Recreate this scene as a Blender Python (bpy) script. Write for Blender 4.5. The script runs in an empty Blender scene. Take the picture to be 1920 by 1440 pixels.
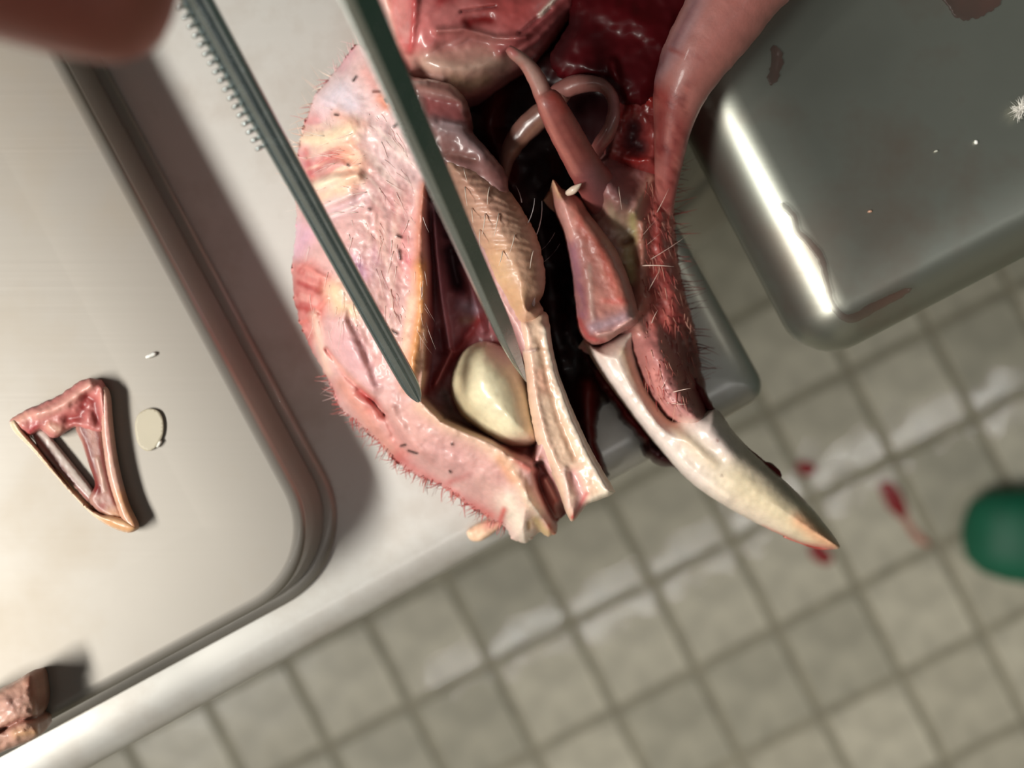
import bpy, bmesh, math, random
import numpy as np
from mathutils import Vector, Matrix
from mathutils.geometry import delaunay_2d_cdt

random.seed(7)
SC = bpy.context.scene
C = SC.collection

# ------------------------------------------------------------------ camera, world, lights
# Units are metres.  Steel table top at z = 0.900, the camera hangs 0.23 m above it and looks straight down.
TZ = 0.900
CZ = 1.130
FPX = 2027.0
cam = bpy.data.cameras.new('camera')
camo = bpy.data.objects.new('camera', cam); C.objects.link(camo)
camo.location = (0, 0, CZ)
cam.sensor_width = 36.0
cam.lens = 36.0 * FPX / 1920.0
cam.clip_start = 0.005
cam.dof.use_dof = True
cam.dof.focus_distance = 0.197
cam.dof.aperture_fstop = 11.0
SC.camera = camo

wd = bpy.data.worlds.new('world'); SC.world = wd; wd.use_nodes = True
wd.node_tree.nodes['Background'].inputs[0].default_value = (0.95, 1.0, 0.93, 1)
wd.node_tree.nodes['Background'].inputs[1].default_value = 0.042

def area(name, loc, aim, sx, sy, power, col, roll=0.0):
    l = bpy.data.lights.new(name, 'AREA'); l.shape = 'RECTANGLE'; l.size = sx; l.size_y = sy
    l.energy = power; l.color = col
    o = bpy.data.objects.new(name, l); C.objects.link(o)
    o.location = loc
    d = Vector(aim) - Vector(loc)
    o.rotation_euler = (d.to_track_quat('-Z', 'Y').to_matrix().to_4x4() @ Matrix.Rotation(roll, 4, 'Z')).to_euler()
    return o
A0 = math.radians(27.7)
# ceiling fluorescent fixtures of the room, rows parallel to the tables
area('ceiling_light_near', (-0.17, -0.24, 2.65), (-0.17, -0.24, 0), 0.30, 0.08, 0.16, (1.0, 0.975, 0.93), A0)
area('ceiling_light_left', (-1.20, -0.42, 2.40), (-0.05, 0.0, 0.9), 1.1, 0.30, 56, (1.0, 0.965, 0.90), 0.0)
area('ceiling_light_row', (0.73, -0.53, 2.62), (0.73, -0.53, 0), 2.3, 0.013, 3.3, (1.0, 0.98, 0.95), A0)

vs = SC.view_settings
vs.view_transform = 'Standard'; vs.look = 'None'; vs.gamma = 1.0; vs.use_curve_mapping = False
vs.exposure = 0.0

# ------------------------------------------------------------------ helpers
def lin(c):
    return np.array([((v / 255.0) / 12.92 if v / 255.0 <= 0.04045 else ((v / 255.0 + 0.055) / 1.055) ** 2.4) for v in c])

def P(px, py, h):
    """A point of the place: photo pixel at h millimetres above the steel table."""
    z = TZ + h / 1000.0
    k = (CZ - z) / FPX
    return Vector(((px - 960.0) * k, (720.0 - py) * k, z))

def unP(x, y, z):
    k = (CZ - z) / FPX
    return 960.0 + x / k, 720.0 - y / k

_lat = {}
def vnoise(x, y, s, seed=0):
    if seed not in _lat:
        _lat[seed] = np.random.RandomState(seed + 11).rand(256, 256)
    L = _lat[seed]
    X = np.asarray(x) / s; Y = np.asarray(y) / s
    xi = np.floor(X).astype(int); yi = np.floor(Y).astype(int)
    fx = X - xi; fy = Y - yi
    fx = fx * fx * (3 - 2 * fx); fy = fy * fy * (3 - 2 * fy)
    a = L[xi % 256, yi % 256]; b = L[(xi + 1) % 256, yi % 256]
    c = L[xi % 256, (yi + 1) % 256]; d = L[(xi + 1) % 256, (yi + 1) % 256]
    return (a * (1 - fx) + b * fx) * (1 - fy) + (c * (1 - fx) + d * fx) * fy - 0.5

def spline(pts, step, closed=False):
    """Catmull-Rom through pts (any dimension), resampled at about `step` in the first two coordinates."""
    pts = [np.array(p, float) for p in pts]
    n = len(pts); out = []
    segs = n if closed else n - 1
    for i in range(segs):
        if closed:
            p0, p1, p2, p3 = pts[i - 1], pts[i], pts[(i + 1) % n], pts[(i + 2) % n]
        else:
            p1, p2 = pts[i], pts[i + 1]
            p0 = pts[i - 1] if i > 0 else 2 * p1 - p2
            p3 = pts[i + 2] if i + 2 < n else 2 * p2 - p1
        k = max(1, int(np.hypot(*(p2 - p1)[:2]) / step))
        for j in range(k):
            t = j / k
            out.append(0.5 * ((2 * p1) + (p2 - p0) * t + (2 * p0 - 5 * p1 + 4 * p2 - p3) * t * t + (3 * p1 - p0 - 3 * p2 + p3) * t ** 3))
    if not closed: out.append(pts[-1])
    return np.array(out)

def dist_poly(x, y, pts, closed=False):
    pts = np.array(pts, float)
    if len(pts) == 1: return np.hypot(x - pts[0, 0], y - pts[0, 1])
    if closed: pts = np.vstack([pts, pts[:1]])
    d = np.full(len(x), 1e9)
    for (ax, ay), (bx, by) in zip(pts[:-1, :2], pts[1:, :2]):
        dx, dy = bx - ax, by - ay
        L = dx * dx + dy * dy + 1e-9
        t = np.clip(((x - ax) * dx + (y - ay) * dy) / L, 0, 1)
        d = np.minimum(d, (x - ax - t * dx) ** 2 + (y - ay - t * dy) ** 2)
    return np.sqrt(d)

def inside(x, y, pts):
    pts = np.array(pts, float); r = np.zeros(len(x), bool)
    for (ax, ay), (bx, by) in zip(pts, np.roll(pts, -1, 0)):
        c = (ay > y) != (by > y)
        r ^= c & (x < (bx - ax) * (y - ay) / (by - ay + 1e-12) + ax)
    return r

def S(pts, r, col=None, a=0.8, dz=0.0):
    return ('s', pts, r, col, a, dz)
def R(pts, f, col=None, a=0.9, dz=0.0):
    return ('p', pts, f, col, a, dz)
def FIB(pts, f, ang, ln, ac, col, a, dz, seed=3):
    return ('f', pts, f, col, a, dz, ang, ln, ac, seed)

def paint(x, y, base, feats):
    n = len(x)
    col = np.tile(lin(base), (n, 1)); h = np.zeros(n)
    for f in feats:
        if f[0] == 's':
            d = dist_poly(x, y, f[1]); w = np.exp(-(d / f[2]) ** 2)
        else:
            d = dist_poly(x, y, f[1], True); ins = inside(x, y, f[1])
            t = np.clip(np.where(ins, d, -d) / max(f[2], .1) * 0.5 + 0.5, 0, 1)
            w = t * t * (3 - 2 * t)
            if f[0] == 'f':
                a = math.radians(f[6]); u = x * math.cos(a) + y * math.sin(a); v = -x * math.sin(a) + y * math.cos(a)
                wob = vnoise(x, y, 40, f[9] + 50) * f[8] * 3
                ac = max(f[8], 8.0)
                nz = vnoise(u / f[7], (v + wob) / ac, 1.0, f[9]) + 0.35 * vnoise(u / f[7] * 1.5, (v + wob) / ac * 1.4, 1.0, f[9] + 1)
                h += w * nz * f[5]
                w = w * np.clip(nz * 2.2, 0, 1)
                if f[3] is not None: col = col * (1 - (f[4] * w)[:, None]) + lin(f[3]) * (f[4] * w)[:, None]
                continue
        if f[3] is not None:
            k = (f[4] * w)[:, None]; col = col * (1 - k) + lin(f[3]) * k
        if f[5]: h += w * f[5]
    return col, h

def set_col(me, col):
    at = me.color_attributes.new('Col', 'FLOAT_COLOR', 'POINT')
    a = np.ones((len(me.vertices), 4), np.float32); a[:, :3] = np.clip(col, 0, 1)
    at.data.foreach_set('color', a.ravel())

def link(name, me, mat, parent=None, smooth=True):
    if mat is not None: me.materials.append(mat)
    if smooth: me.polygons.foreach_set('use_smooth', [True] * len(me.polygons))
    o = bpy.data.objects.new(name, me); C.objects.link(o)
    if parent is not None:
        o.parent = parent
        o.matrix_parent_inverse = parent.matrix_world.inverted()
    return o

def tag(o, label=None, cat=None, group=None, kind=None):
    if label: o['label'] = label
    if cat: o['category'] = cat
    if group: o['group'] = group
    if kind: o['kind'] = kind
    return o

def empty(name, loc):
    o = bpy.data.objects.new(name, None); C.objects.link(o); o.location = loc
    o.empty_display_size = 0.01
    o.matrix_world = Matrix.Translation(loc)
    return o

SURF = {}
def relief(name, outline, mat, parent, base, feats=(), edge=10.0, dome=8.0, r=40.0, bottom=0.0, sp=4.0, rag=0.0, nz=0.4, ns=14.0, seed=1, inset=1.0, round_pts=True, ridge=None):
    """A solid lump with the given plan: domed and sculpted above, a rolled side and a flat underside."""
    o2 = spline(outline, sp, True) if round_pts else np.array(outline, float)
    if rag:
        nrm = np.roll(o2, -1, 0) - np.roll(o2, 1, 0)
        nrm = np.stack([nrm[:, 1], -nrm[:, 0]], 1) / (np.linalg.norm(nrm, axis=1)[:, None] + 1e-9)
        a = vnoise(o2[:, 0] + seed * 37, o2[:, 1], 9, seed) + 0.6 * vnoise(o2[:, 0], o2[:, 1] + 91, 4, seed)
        o2 = o2 + nrm * (a * 2 * rag)[:, None]
    nb = len(o2)
    x0, y0 = o2.min(0); x1, y1 = o2.max(0)
    gx, gy = np.meshgrid(np.arange(x0, x1, sp), np.arange(y0, y1, sp * 0.87))
    gx = gx + (np.arange(gx.shape[0]) % 2)[:, None] * sp * 0.5
    rs = np.random.RandomState(seed)
    gx = gx.ravel() + rs.uniform(-.15, .15, gx.size) * sp; gy = gy.ravel() + rs.uniform(-.15, .15, gy.size) * sp
    m = inside(gx, gy, o2); gx = gx[m]; gy = gy[m]
    d = dist_poly(gx, gy, o2, True); m = d > sp * 0.55; gx = gx[m]; gy = gy[m]; d = d[m]
    vin = [Vector((float(a), float(b))) for a, b in o2] + [Vector((float(a), float(b))) for a, b in zip(gx, gy)]
    vo, _, fo, ov, _, _ = delaunay_2d_cdt(vin, [], [list(range(nb))], 1, 1e-4)
    x = np.array([v[0] for v in vo]); y = np.array([v[1] for v in vo])
    dd = dist_poly(x, y, o2, True)
    col, h = paint(x, y, base, feats)
    t = np.clip((dd if ridge is None else dist_poly(x, y, ridge)) / r, 0, 1)
    h = h + edge + dome * np.sqrt(np.clip(1 - (1 - t) ** 2, 0, 1)) + nz * (vnoise(x, y, ns, seed) + .5 * vnoise(x, y, ns / 2.3, seed + 1)) * np.clip(dd / (3 * sp), 0.25, 1)
    h = np.maximum(h, bottom + 0.4)
    col = col * (1 + 0.16 * vnoise(x, y, 22, seed + 2) + 0.12 * vnoise(x, y, 7, seed + 3))[:, None]
    verts = [P(a, b, c) for a, b, c in zip(x, y, h)]
    faces = [list(f)[::1] for f in fo]
    # orientation: pixel y runs down, so reverse
    faces = [f[::-1] for f in faces]
    # boundary loop in output numbering
    idx = {}
    for i, src in enumerate(ov):
        for s_ in src: idx.setdefault(s_, i)
    loop = []
    for i in range(nb):
        k = idx.get(i)
        if k is not None and (not loop or loop[-1] != k): loop.append(k)
    if loop[0] == loop[-1]: loop.pop()
    area2 = sum(x[a] * y[b] - x[b] * y[a] for a, b in zip(loop, loop[1:] + loop[:1]))
    if area2 < 0: loop.reverse()
    n0 = len(verts); L = len(loop)
    cs = [col]
    bv = [verts[i] for i in loop]
    cen = sum(bv, Vector()) / L
    rings = []
    for kk, (fr, ins) in enumerate(((0.45, 0.0), (1.0, inset))):
        ring = []
        for j, v in enumerate(bv):
            t2 = (bv[(j + 1) % L] - bv[j - 1]); n2 = Vector((t2.y, -t2.x, 0))
            if n2.length > 1e-9: n2.normalize()
            if n2.dot(Vector((v.x - cen.x, v.y - cen.y, 0))) < 0 and False: n2 = -n2
            zb = TZ + bottom / 1000
            ring.append(len(verts))
            verts.append(Vector((v.x, v.y, v.z + (zb - v.z) * fr)) - n2 * (SGN * ins / 1000))
        rings.append(ring); cs.append(col[loop])
    prev = loop
    for ring in rings:
        for j in range(L):
            faces.append([prev[j], prev[(j + 1) % L], ring[(j + 1) % L], ring[j]][::-1])
        prev = ring
    faces.append(prev[::1])
    me = bpy.data.meshes.new(name); me.from_pydata([tuple(v) for v in verts], [], faces); me.update()
    set_col(me, np.vstack(cs))
    bm = bmesh.new(); bm.from_mesh(me); bmesh.ops.recalc_face_normals(bm, faces=bm.faces); bm.to_mesh(me); bm.free()
    o = link(name, me, mat, parent)
    SURF[o.name] = (x, y, h)
    return o
SGN = -1.0

def h_at(o, px, py):
    x, y, h = SURF[o.name]
    return float(h[np.argmin((x - px) ** 2 + (y - py) ** 2)])

def tube(name, pts, mat, parent, base, feats=(), seg=14, step=6.0, caps=True, nz=0.15, seed=5, kind=None):
    """pts: (px, py, h mm, half width px, half thickness mm).  A tapering, rounded, bent solid."""
    s = spline(pts, step)
    cen = [P(a[0], a[1], a[2]) for a in s]
    verts = []; n = len(s)
    for i in range(n):
        t = (cen[min(i + 1, n - 1)] - cen[max(i - 1, 0)]).normalized()
        side = t.cross(Vector((0, 0, 1)))
        side = side.normalized() if side.length > 1e-6 else Vector((1, 0, 0))
        up = side.cross(t).normalized()
        k = (CZ - cen[i].z) / FPX
        w = max(s[i][3], .3) * k; th = max(s[i][4], .03) / 1000
        for j in range(seg):
            a = 2 * math.pi * j / seg
            q = 1 + nz * (float(vnoise(np.array([i * step]), np.array([j * 9.0]), 11, seed)[0]))
            verts.append(cen[i] + side * (math.cos(a) * w * q) + up * (math.sin(a) * th * q))
    faces = []
    for i in range(n - 1):
        for j in range(seg):
            a, b = i * seg + j, i * seg + (j + 1) % seg
            faces.append((a, b, b + seg, a + seg))
    if caps:
        faces.append(tuple(range(seg))[::-1]); faces.append(tuple(range((n - 1) * seg, n * seg)))
    me = bpy.data.meshes.new(name); me.from_pydata([tuple(v) for v in verts], [], faces); me.update()
    uv = np.array([unP(v.x, v.y, v.z) for v in verts])
    col, _ = paint(uv[:, 0], uv[:, 1], base, feats)
    col = col * (1 + 0.15 * vnoise(uv[:, 0], uv[:, 1], 18, seed) + 0.12 * vnoise(uv[:, 0], uv[:, 1], 6, seed + 1))[:, None]
    set_col(me, col)
    bm = bmesh.new(); bm.from_mesh(me); bmesh.ops.recalc_face_normals(bm, faces=bm.faces); bm.to_mesh(me); bm.free()
    return link(name, me, mat, parent)

def hair_mesh(items):
    """items: (px, py, h, angle deg in the picture, length px, end lift mm, bend deg, half width px, colour)"""
    verts = []; faces = []; cols = []
    for (px, py, h, ang, ln, lift, bend, w, c) in items:
        b0 = len(verts); K = 4; lc = lin(c)
        for i in range(K + 1):
            t = i / K
            a = math.radians(ang + bend * t * 0.5)
            qx = px + math.cos(a) * ln * t; qy = py - math.sin(a) * ln * t
            p = P(qx, qy, h + lift * math.sin(t * 1.57))
            k = (CZ - p.z) / FPX; rr = w * k * (1 - 0.8 * t)
            sd = Vector((math.sin(a), math.cos(a), 0))
            for (m, u) in ((-1, -.5), (1, -.5), (0, .9)):
                verts.append(p + sd * (m * rr) + Vector((0, 0, u * rr))); cols.append(lc)
        for i in range(K):
            for j in range(3):
                a, b = b0 + i * 3 + j, b0 + i * 3 + (j + 1) % 3
                faces.append((a, b, b + 3, a + 3))
        faces.append((b0, b0 + 2, b0 + 1)); faces.append((b0 + K * 3, b0 + K * 3 + 1, b0 + K * 3 + 2))
    return verts, faces, cols

def hairs(name, items, mat, parent, kind='stuff'):
    v, f, c = hair_mesh(items)
    me = bpy.data.meshes.new(name); me.from_pydata([tuple(a) for a in v], [], f); me.update()
    set_col(me, np.array(c))
    o = link(name, me, mat, parent)
    if kind: o['kind'] = kind
    return o

# ------------------------------------------------------------------ materials
def nt(name):
    m = bpy.data.materials.new(name); m.use_nodes = True
    return m, m.node_tree, m.node_tree.nodes['Principled BSDF']

def flesh(name, rough=0.35, coat=0.3, sss=0.12, bump=0.25, bscale=2600.0, spec=0.5, coat_rough=0.12):
    m, t, b = nt(name)
    N = t.nodes.new; Lk = t.links.new
    at = N('ShaderNodeAttribute'); at.attribute_name = 'Col'
    tc = N('ShaderNodeTexCoord')
    n1 = N('ShaderNodeTexNoise'); n1.inputs['Scale'].default_value = 900; n1.inputs['Detail'].default_value = 4
    Lk(tc.outputs['Object'], n1.inputs['Vector'])
    mr = N('ShaderNodeMapRange'); mr.inputs[1].default_value = .25; mr.inputs[2].default_value = .75; mr.inputs[3].default_value = .94; mr.inputs[4].default_value = 1.06
    Lk(n1.outputs['Fac'], mr.inputs[0])
    mx = N('ShaderNodeMix'); mx.data_type = 'RGBA'; mx.blend_type = 'MULTIPLY'; mx.inputs[0].default_value = 1.0
    Lk(at.outputs['Color'], mx.inputs[6]); Lk(mr.outputs[0], mx.inputs[7])
    Lk(mx.outputs[2], b.inputs['Base Color'])
    n2 = N('ShaderNodeTexNoise'); n2.inputs['Scale'].default_value = bscale; n2.inputs['Detail'].default_value = 3
    Lk(tc.outputs['Object'], n2.inputs['Vector'])
    bp = N('ShaderNodeBump'); bp.inputs['Strength'].default_value = bump; bp.inputs['Distance'].default_value = 0.0004
    Lk(n2.outputs['Fac'], bp.inputs['Height']); Lk(bp.outputs[0], b.inputs['Normal'])
    b.inputs['Roughness'].default_value = rough
    b.inputs['Specular IOR Level'].default_value = spec
    b.inputs['Coat Weight'].default_value = coat; b.inputs['Coat Roughness'].default_value = coat_rough
    b.inputs['Subsurface Weight'].default_value = sss
    b.inputs['Subsurface Radius'].default_value = (1.0, 0.35, 0.25); b.inputs['Subsurface Scale'].default_value = 0.0012
    return m

def steel(name, col, rough, stain=None, stain_amt=0.0, scratch=0.0, scale=40.0, metallic=0.95, ang=0.0, coat=0.0):
    m, t, b = nt(name)
    N = t.nodes.new; Lk = t.links.new
    tc = N('ShaderNodeTexCoord')
    mp = N('ShaderNodeMapping'); mp.inputs['Rotation'].default_value = (0, 0, ang); mp.inputs['Scale'].default_value = (14, 900, 200)
    Lk(tc.outputs['Object'], mp.inputs[0])
    ns = N('ShaderNodeTexNoise'); ns.inputs['Scale'].default_value = 1.0; ns.inputs['Detail'].default_value = 3
    Lk(mp.outputs[0], ns.inputs['Vector'])
    nb = N('ShaderNodeTexNoise'); nb.inputs['Scale'].default_value = scale; nb.inputs['Detail'].default_value = 5; nb.inputs['Roughness'].default_value = .6
    Lk(tc.outputs['Object'], nb.inputs['Vector'])
    cr = N('ShaderNodeValToRGB'); cr.color_ramp.elements[0].position = .48; cr.color_ramp.elements[1].position = .72
    Lk(nb.outputs['Fac'], cr.inputs[0])
    mu = N('ShaderNodeMath'); mu.operation = 'MULTIPLY'; mu.inputs[1].default_value = stain_amt
    Lk(cr.outputs[0], mu.inputs[0])
    mx = N('ShaderNodeMix'); mx.data_type = 'RGBA'
    Lk(mu.outputs[0], mx.inputs[0]); mx.inputs[6].default_value = (*lin(col), 1); mx.inputs[7].default_value = (*lin(stain or col), 1)
    Lk(mx.outputs[2], b.inputs['Base Color'])
    mr = N('ShaderNodeMapRange'); mr.inputs[3].default_value = rough - .06; mr.inputs[4].default_value = rough + .1
    Lk(nb.outputs['Fac'], mr.inputs[0]); Lk(mr.outputs[0], b.inputs['Roughness'])
    bp = N('ShaderNodeBump'); bp.inputs['Strength'].default_value = scratch; bp.inputs['Distance'].default_value = 0.0002
    Lk(ns.outputs['Fac'], bp.inputs['Height']); Lk(bp.outputs[0], b.inputs['Normal'])
    b.inputs['Metallic'].default_value = metallic
    b.inputs['Coat Weight'].default_value = coat; b.inputs['Coat Roughness'].default_value = .14
    return m

def plain(name, col, rough=0.5, noise=0.15, scale=60.0, bump=0.1, coat=0.0, metallic=0.0, bdist=0.001):
    m, t, b = nt(name)
    N = t.nodes.new; Lk = t.links.new
    tc = N('ShaderNodeTexCoord'); nb = N('ShaderNodeTexNoise'); nb.inputs['Scale'].default_value = scale; nb.inputs['Detail'].default_value = 5
    Lk(tc.outputs['Object'], nb.inputs['Vector'])
    mr = N('ShaderNodeMapRange'); mr.inputs[1].default_value = .3; mr.inputs[2].default_value = .7; mr.inputs[3].default_value = 1 - noise; mr.inputs[4].default_value = 1 + noise
    Lk(nb.outputs['Fac'], mr.inputs[0])
    mx = N('ShaderNodeMix'); mx.data_type = 'RGBA'; mx.blend_type = 'MULTIPLY'; mx.inputs[0].default_value = 1
    mx.inputs[6].default_value = (*lin(col), 1); Lk(mr.outputs[0], mx.inputs[7]); Lk(mx.outputs[2], b.inputs['Base Color'])
    bp = N('ShaderNodeBump'); bp.inputs['Strength'].default_value = bump; bp.inputs['Distance'].default_value = bdist
    Lk(nb.outputs['Fac'], bp.inputs['Height']); Lk(bp.outputs[0], b.inputs['Normal'])
    b.inputs['Roughness'].default_value = rough; b.inputs['Coat Weight'].default_value = coat; b.inputs['Coat Roughness'].default_value = .03; Lk(bp.outputs[0], b.inputs['Coat Normal']); b.inputs['Metallic'].default_value = metallic
    return m

M_TABLE = steel('brushed_steel_table', (208, 206, 200), 0.44, (165, 152, 138), 0.5, 0.05, 45, metallic=.5, ang=-A0, coat=.8)
M_TRAY = steel('satin_steel_tray', (148, 143, 135), 0.46, (146, 134, 116), 0.5, 0.05, 25, metallic=.5, ang=-A0, coat=.4)
M_TABLE2 = steel('stained_steel_table', (165, 168, 158), 0.38, (140, 96, 76), 0.55, 0.05, 22, metallic=.9, ang=-A0 - .7)
M_LEG = steel('steel_leg', (170, 170, 168), 0.35)
M_FORCEPS = steel('polished_forceps_steel', (192, 202, 202), 0.24, scratch=0.03, scale=300, metallic=.92)
M_SKIN = flesh('plucked_skin', 0.45, 0.12, 0.25, 0.12, 1800)
M_WET = flesh('wet_red_tissue', 0.34, 0.3, 0.15, 0.10, 900)
M_DARK = flesh('clotted_blood_tissue', 0.4, 0.12, 0.0, 0.0, 400, 0.2, 0.15)
M_BONE = flesh('ivory_beak_horn', 0.36, 0.15, 0.12, 0.1, 1200)
M_MASS = flesh('pale_cheesy_mass', 0.3, 0.4, 0.15, 0.1, 500)
M_HAIR = flesh('bristle', 0.4, 0.0, 0.0, 0.0)
M_HAND = flesh('finger_skin', 0.5, 0.0, 0.15, 0.25, 1400)
M_TILE = [plain('grey_floor_tile_a', (190, 184, 166), 0.30, 0.2, 30, 0.2, bdist=.003, coat=1.0), plain('grey_floor_tile_b', (178, 173, 156), 0.32, 0.22, 26, 0.2, bdist=.003, coat=1.0), plain('grey_floor_tile_c', (200, 194, 176), 0.28, 0.2, 34, 0.2, bdist=.003, coat=1.0)]
M_GROUT = plain('floor_grout', (148, 142, 124), 0.6, 0.2, 60, 0.3)
M_BLOOD = plain('blood_drop', (140, 22, 26), 0.25, 0.2, 200, 0.0, coat=0.3)
M_BOOT = plain('green_rubber', (6, 92, 66), 0.6, 0.1, 40, 0.05)
M_GOWN = plain('green_gown_cloth', (18, 95, 78), 0.8, 0.15, 60, 0.3)

# ------------------------------------------------------------------ floor
floor = empty('floor', (0, 0, 0)); tag(floor, 'grey tiled floor with darker grout far below the tables', None, None, 'structure')
def boxmesh(name, sx, sy, z0, z1, bev):
    bm = bmesh.new()
    vs_ = []
    for (ins, z) in ((0, z0), (0, z1 - bev), (bev, z1)):
        vs_.append([bm.verts.new((a * (sx / 2 - ins), b * (sy / 2 - ins), z)) for a, b in ((-1, -1), (1, -1), (1, 1), (-1, 1))])
    for lo, hi in zip(vs_[:-1], vs_[1:]):
        for j in range(4): bm.faces.new((lo[j], lo[(j + 1) % 4], hi[(j + 1) % 4], hi[j]))
    bm.faces.new(vs_[0][::-1]); bm.faces.new(vs_[-1])
    me = bpy.data.meshes.new(name); bm.to_mesh(me); bm.free(); return me
g = boxmesh('grout', 5.2, 5.2, -0.03, -0.003, 0.001)
link('grout_bed', g, M_GROUT, floor, False)
TU, TV = 0.0945, 0.1025
FA = math.radians(27.0)
node = P(1608.6, 1101.5, -900)
fu = Vector((math.cos(FA), math.sin(FA), 0)); fv = Vector((math.sin(FA), -math.cos(FA), 0))
tile_me = []
for k in range(3):
    me = boxmesh('tile', TU - .0085, TV - .0085, -0.012, 0.0, 0.0016); me.materials.append(M_TILE[k]); tile_me.append(me)
rt = random.Random(3)
for i in range(-16, 12):
    for j in range(-12, 9):
        c = node + fu * ((i + .5) * TU) + fv * ((j + .5) * TV)
        px, py = unP(c.x, c.y, 0)
        if not (-300 < px < 2220 and -300 < py < 1740): continue
        o = bpy.data.objects.new('tile', rt.choice(tile_me)); C.objects.link(o)
        o.parent = floor
        o.location = (c.x, c.y, 0)
        o.rotation_euler = (rt.gauss(0, .004), rt.gauss(0, .004), FA)

# unseen walls parallel to the tables, added for the steel to reflect
M_GREEN = plain('green_added_wall', (8, 66, 50), 0.5, 0.05, 8, 0.05)
M_CREAM = plain('cream_added_wall', (205, 196, 176), 0.6, 0.05, 8, 0.05)
def wall(name, dist, mat, label, ang=A0):
    me = boxmesh(name, .1, 5.0, 0, 2.8, .004); me.materials.append(mat)
    o = bpy.data.objects.new(name, me); C.objects.link(o)
    o.rotation_euler = (0, 0, ang); o.location = (math.cos(ang) * dist, math.sin(ang) * dist, 0)
    tag(o, label, None, None, 'structure')
wall('added_wall_right', 1.75, M_GREEN, 'green wall added outside the picture at right for green reflections')  # added so the forceps and table edges reflect green
wall('added_wall_front', 2.6, M_CREAM, 'cream wall added below the picture for reflections and shadow fill', A0 - math.pi / 2)  # added to lighten the forceps by reflection and fill shadows
wall('added_wall_left', -2.3, M_CREAM, 'cream wall added outside the picture at left for cream reflections')  # added to give left-facing steel a cream reflection

# ------------------------------------------------------------------ tables and tray
def rrect(u0, u1, v0, v1, r, n=8):
    pts = []
    for (cx, cy, a0) in ((u1 - r, v1 - r, 0), (u0 + r, v1 - r, 90), (u0 + r, v0 + r, 180), (u1 - r, v0 + r, 270)):
        for k in range(n + 1):
            a = math.radians(a0 + 90 * k / n); pts.append((cx + r * math.cos(a), cy + r * math.sin(a)))
    return pts

def slab(name, u0, u1, v0, v1, rad, prof, mat, parent, M, nseg=8):
    """prof: (inset, z) from the underside rim up to the flat top, metres."""
    verts = []; faces = []; rings = []
    for ins, z in prof:
        r = max(rad - ins, 0.0008)
        ring = [M @ Vector((a, b, z)) for a, b in rrect(u0 + ins, u1 - ins, v0 + ins, v1 - ins, r, nseg)]
        rings.append(list(range(len(verts), len(verts) + len(ring)))); verts += ring
    for lo, hi in zip(rings[:-1], rings[1:]):
        n = len(lo)
        for j in range(n): faces.append((lo[j], lo[(j + 1) % n], hi[(j + 1) % n], hi[j]))
    faces.append(tuple(rings[-1])); faces.append(tuple(rings[0][::-1]))
    me = bpy.data.meshes.new(name); me.from_pydata([tuple(v) for v in verts], [], faces); me.update()
    o = link(name, me, mat, parent)
    return o

def leg(name, x, y, z1, mat, parent, r=0.016):
    bm = bmesh.new()
    bmesh.ops.create_cone(bm, cap_ends=True, segments=20, radius1=r, radius2=r, depth=z1 - .02, matrix=Matrix.Translation((x, y, .02 + (z1 - .02) / 2)))
    bmesh.ops.create_cone(bm, cap_ends=True, segments=20, radius1=r * 1.5, radius2=r * 1.1, depth=.02, matrix=Matrix.Translation((x, y, .0105)))
    me = bpy.data.meshes.new(name); bm.to_mesh(me); bm.free()
    return link(name, me, mat, parent)

def frame_at(corner, ang):
    """x along the photo's lower table edge (to the right), y towards the top of the picture."""
    return Matrix.Translation((corner.x, corner.y, 0)) @ Matrix.Rotation(ang, 4, 'Z')

# table A: its lower right corner shows at (1442, 738)
MA = frame_at(P(1444, 739, -6), math.radians(28.8))
ta = empty('steel_table', MA @ Vector((-.5, .3, 0)))
tag(ta, 'brushed steel table with rolled edge under the bird head and the left tray', 'table', 'steel tables')
T = TZ
slab('table_top', -1.05, 0, 0, 0.62, .005, [(.010, T - .030), (.0015, T - .029), (0, T - .026), (0, T - .0065), (.0005, T - .0045), (.0014, T - .0031), (.0026, T - .0022), (.0042, T - .0015), (.0060, T - .0010), (.0080, T - .0007), (.0100, T - .0006), (.0120, T - .0006), (.0145, T - .0007), (.03, T - .0007)], M_TABLE, ta, MA, 6)
for a, b in ((-.99, .06), (-.06, .06), (-.99, .56), (-.06, .56)):
    p = MA @ Vector((a, b, 0)); leg('leg', p.x, p.y, T - .0285, M_LEG, ta)

# table B: its lower left corner shows at (1513, 692)
hB = 20.0
MB = frame_at(P(1504, 692, 2), math.radians(27.6))
tb = empty('steel_table', MB @ Vector((.5, .3, 0)))
tag(tb, 'blood-smeared steel table with rounded edges at the right', 'table', 'steel tables')
Zb = TZ + hB / 1000
prof = [(.012, Zb - .019), (.001, Zb - .019)] + [(.0085 * (1 - math.sin(a)) ** 1.0 * 1.0 if False else .0115 * (1 - math.cos(a)), Zb - .012 + .012 * math.sin(a)) for a in [math.radians(k) for k in (0, 12, 24, 36, 48, 60, 72, 82)]] + [(.018, Zb + .0001), (.03, Zb + .0001)]
slab('table_top', 0, 1.0, 0, .6, .010, prof, M_TABLE2, tb, MB, 8)
for a, b in ((.06, .06), (.94, .06), (.06, .54), (.94, .54)):
    p = MB @ Vector((a, b, 0)); leg('leg', p.x, p.y, Zb - .0185, M_LEG, tb)

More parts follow.
